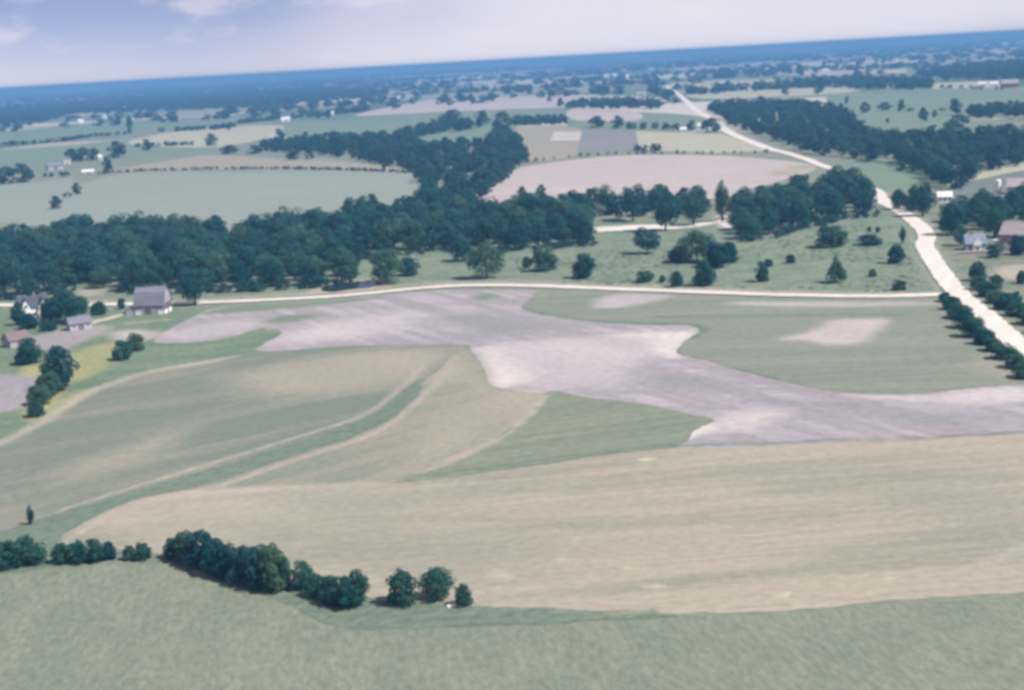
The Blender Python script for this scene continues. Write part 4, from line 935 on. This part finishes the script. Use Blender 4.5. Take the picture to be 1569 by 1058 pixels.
# right hand farm
bh = house(1493, 384, 8.2, 7.0, 3.0, 6.4, yaw_facing(1493, 384, 12), B_blue, R_blue, 'house', 'blue grey house with white front porch at right', 'house', wins=((-2.9, 1.7, .9, 1.2), (2.9, 1.7, .9, 1.2)), chimney=-1.2)
bm = bm_new(); prof = [(-1.7, .02), (1.7, .02), (1.7, 3.2), (0, 5.2), (-1.7, 3.2)]
a = [bm.verts.new((.3 + y, -4.6, z)) for y, z in prof]; b = [bm.verts.new((.3 + y, -1.0, z)) for y, z in prof]
bm.faces.new(a); bm.faces.new(b[::-1])
for i in range(5): bm.faces.new((a[i], b[i], b[(i + 1) % 5], a[(i + 1) % 5]))
tag(done('porch', bm, B_white, bh), 'white gabled porch'); part_box('door', B_dark, bh, -.2, .8, -4.67, -4.58, .05, 2.1)
for s in (-1, 1): f = part_box('window', GLASS, bh, .3 + s * 1.1 - .3, .3 + s * 1.1 + .3, -4.66, -4.58, 1.0, 2.2)
w0, w1 = P(1468, 392), P(1513, 391); dv = (w1 - w0); wl = empty('garden_wall', w0, math.atan2(dv.y, dv.x)); tag(wl, 'long low pinkish garden wall in front of the blue grey house', 'wall')
wm_ = plain_mat('pink_stone', (.46, .37, .37), .12); bm = bm_new(); bbox(bm, 0, dv.length, -.3, .3, 0, 1.5); done('wall', bm, wm_, wl)
part_box('coping', plain_mat('pale_coping', (.55, .47, .46), .08), wl, -.1, dv.length + .1, -.42, .42, 1.502, 1.7)
house(1562, 384, 13.5, 9.5, 6.6, 11.0, yaw_facing(1562, 384, -20), board_mat('reddish_wall', (.34, .235, .215)), R_pink, 'barn', 'large barn with pinkish roof at the right edge', 'barn', wins=((-4.6, 4.6, 1.0, 1.3), (-1.6, 4.6, 1.0, 1.3), (1.6, 4.6, 1, 1.3), (4.6, 4.6, 1, 1.3)), doors=((-3.6, 2.6, 3.0, B_white), (3.0, 1.3, 2.2, TRIM)))
house(1533, 379, 4.6, 3.6, 2.0, 3.0, yaw_facing(1533, 379, 0), B_white, R_tin, 'shed', 'small white shed between the two right hand buildings', 'shed', doors=((0, 1.0, 1.8, B_dark),))
house(1447, 311, 7.6, 6.5, 3.3, 5.8, yaw_facing(1447, 311, 6), B_white, R_tin, 'house', 'small white house with dark windows behind the roadside trees', 'house', wins=((-2.4, 1.8, 1.1, 1.6), (0, 1.8, 1.1, 1.6), (2.4, 1.8, 1.1, 1.6)))
house(1391, 315, 3.6, 3.2, 2.2, 3.6, yaw_facing(1391, 315, 0), B_white, R_tin, 'shed', 'tiny white shed under the roadside trees', 'shed', doors=((0, 1, 1.8, B_dark),))
house(1562, 298, 13, 9, 4.5, 8.5, yaw_facing(1562, 298, 0), B_lilac, R_pink, 'barn', 'lilac roofed barn beside the white silo', 'barn', doors=((0, 3, 3, B_dark),))
sp_ = P(1529, 297); si = empty('silo', sp_); tag(si, 'slim white silo with domed cap behind the right hand farm', 'silo')
bm = bm_new(); bmesh.ops.create_cone(bm, cap_ends=True, segments=20, radius1=1.7, radius2=1.7, depth=7, matrix=Matrix.Translation((0, 0, 3.5))); done('wall', bm, plain_mat('silo_white', (.78, .74, .72), .05), si)
bm = bm_new(); bmesh.ops.create_uvsphere(bm, u_segments=20, v_segments=8, radius=1.78); bmesh.ops.delete(bm, geom=[v for v in bm.verts if v.co.z < -.01], context='VERTS')
for v in bm.verts: v.co.z = v.co.z * .7 + 7.005
done('roof', bm, R_tin, si)
for k in range(4):
    bm = bm_new(); bmesh.ops.create_cone(bm, cap_ends=True, segments=20, radius1=1.76, radius2=1.76, depth=.12, matrix=Matrix.Translation((0, 0, 1.4 + k * 1.5))); done('hoop', B_grey, si) if False else done('hoop', bm, plain_mat('hoop_steel', (.45, .43, .44)), si)
# far farms
W3 = lambda L: [(x, 1.7, .9, 1.2) for x in np.linspace(-L * .3, L * .3, 3)]
far = [(438, 187, 16, 10, 4.6, 8.6, 0, B_white, R_tin, 'barn', 'long white barn standing in the far left fields', 'barn'),
       (124, 190, 13, 10, 6, 10, 10, B_white, R_tin, 'house', 'white farmhouse in front of the far left forest', 'house'),
       (161, 183, 8, 8, 7, 11, -20, B_white, R_tin, 'house', 'narrow white house right of the far left farmhouse', 'house'),
       (84, 261, 16, 10, 4, 8, 12, B_lilac, R_grey, 'barn', 'low grey barn of the left middle farm', 'barn'),
       (154, 246, 4.2, 4.2, 4, 6.5, 5, B_white, R_tin, 'shed', 'little white tower shed of the left middle farm', 'shed'),
       (135, 267, 12, 7, 2.4, 4.2, 5, B_lilac, R_tin, 'shed', 'low pale shed in front of the left middle farm', 'shed'),
       (103, 252, 7, 6, 3, 5, 5, B_white, R_pink, 'shed', 'pinkish roofed shed beside the left middle barn', 'shed'),
       (1047, 203, 6.5, 6, 3, 5.4, 0, B_white, R_tin, 'house', 'white roadside farmhouse near the upper road', 'house'),
       (1071, 200, 3.6, 3.6, 5.5, 8.2, 0, B_white, R_tin, 'shed', 'tall white shed right of the roadside farmhouse', 'shed'),
       (510, 178, 5, 6, 6, 9, 0, B_white, R_tin, 'shed', 'small white shed by the hedge right of the long white barn', 'shed'),
       (1364, 136, 14, 10, 5, 9, 0, B_white, R_tin, 'house', 'white house, leftmost of the far right farm', 'house'),
       (1391, 134, 16, 10, 5, 10, 0, B_white, R_pink, 'barn', 'pink roofed white barn of the far right farm', 'barn'),
       (1414, 133, 26, 12, 5, 10, 0, B_red, R_pink, 'barn', 'long reddish barn of the far right farm', 'barn'),
       (1505, 134, 14, 10, 5, 9, 0, B_white, R_tin, 'house', 'left white house by the far right woods', 'house'),
       (1523, 134, 14, 10, 5, 9, 0, B_white, R_tin, 'house', 'right white house by the far right woods', 'house'),
       (1547, 135, 26, 14, 7, 13, 0, B_red, R_pink, 'barn', 'big red barn at the far right edge', 'barn'),
       (929, 120, 18, 12, 7, 13, 0, B_white, R_tin, 'house', 'leftmost white building of the far village', 'house'),
       (942, 119, 14, 12, 8, 15, 0, B_white, R_tin, 'house', 'tall white building in the far village', 'house'),
       (965, 121, 34, 16, 7, 14, 0, B_white, R_tin, 'barn', 'widest white building of the far village', 'barn'),
       (983, 146, 20, 10, 4, 7, 0, B_white, R_pink, 'shed', 'low pale shed above the dark middle wood', 'shed'),
       (895, 102, 30, 20, 9, 16, 0, B_white, R_tin, 'house', 'pale speck of a house beyond the far village', 'house'),
       (1540, 70, 40, 24, 12, 22, 0, B_white, R_tin, 'barn', 'pale speck of a barn near the right horizon', 'barn'),
       (1265, 112, 20, 12, 6, 12, 0, B_white, R_tin, 'house', 'pale house on the far pinkish strip', 'house')]
for (x, y, Lm, Wm, ze, zr, tn, wa, ro, nm, lab, cat) in far:
    house(x, y, Lm, Wm, ze, zr, yaw_facing(x, y, tn), wa, ro, nm, lab, cat, wins=W3(Lm) if cat == 'house' else (), doors=((0, min(3, Lm * .3), min(3, ze * .75), B_dark),) if cat != 'house' else ())

# pale boulder under the smallest hedge-end shrub
bm = bm_new(); bmesh.ops.create_icosphere(bm, subdivisions=2, radius=.7)
for v in bm.verts: v.co = Vector((v.co.x * 1.3, v.co.y * .9, v.co.z * .7)) * (1 + .22 * math.sin(v.co.x * 5 + v.co.y * 3)) ; v.co.z += .25
bo = done('boulder', bm, plain_mat('pale_stone', (.6, .56, .56)), None); bo.location = P(692, 931); tag(bo, 'pale boulder left of the smallest hedge end shrub', 'boulder')

# ------------------------------------------------------------------ haze over the whole farmland
bm = bm_new(); bbox(bm, -20500, 20500, -20500, 20500, -1.0, 94.0)
hz = done('haze', bm, None, None); hm = bpy.data.materials.new('haze_air'); hm.use_nodes = True; ht = hm.node_tree; ht.nodes.clear()
pv = ht.nodes.new('ShaderNodeVolumePrincipled'); ho = ht.nodes.new('ShaderNodeOutputMaterial'); ht.links.new(pv.outputs[0], ho.inputs['Volume'])
pv.inputs['Color'].default_value = (.175, .415, .77, 1); pv.inputs['Density'].default_value = 1.9e-4; pv.inputs['Anisotropy'].default_value = 0.0
hz.data.materials.append(hm); tag(hz, 'blue summer haze lying over the farmland', 'haze', kind='stuff')
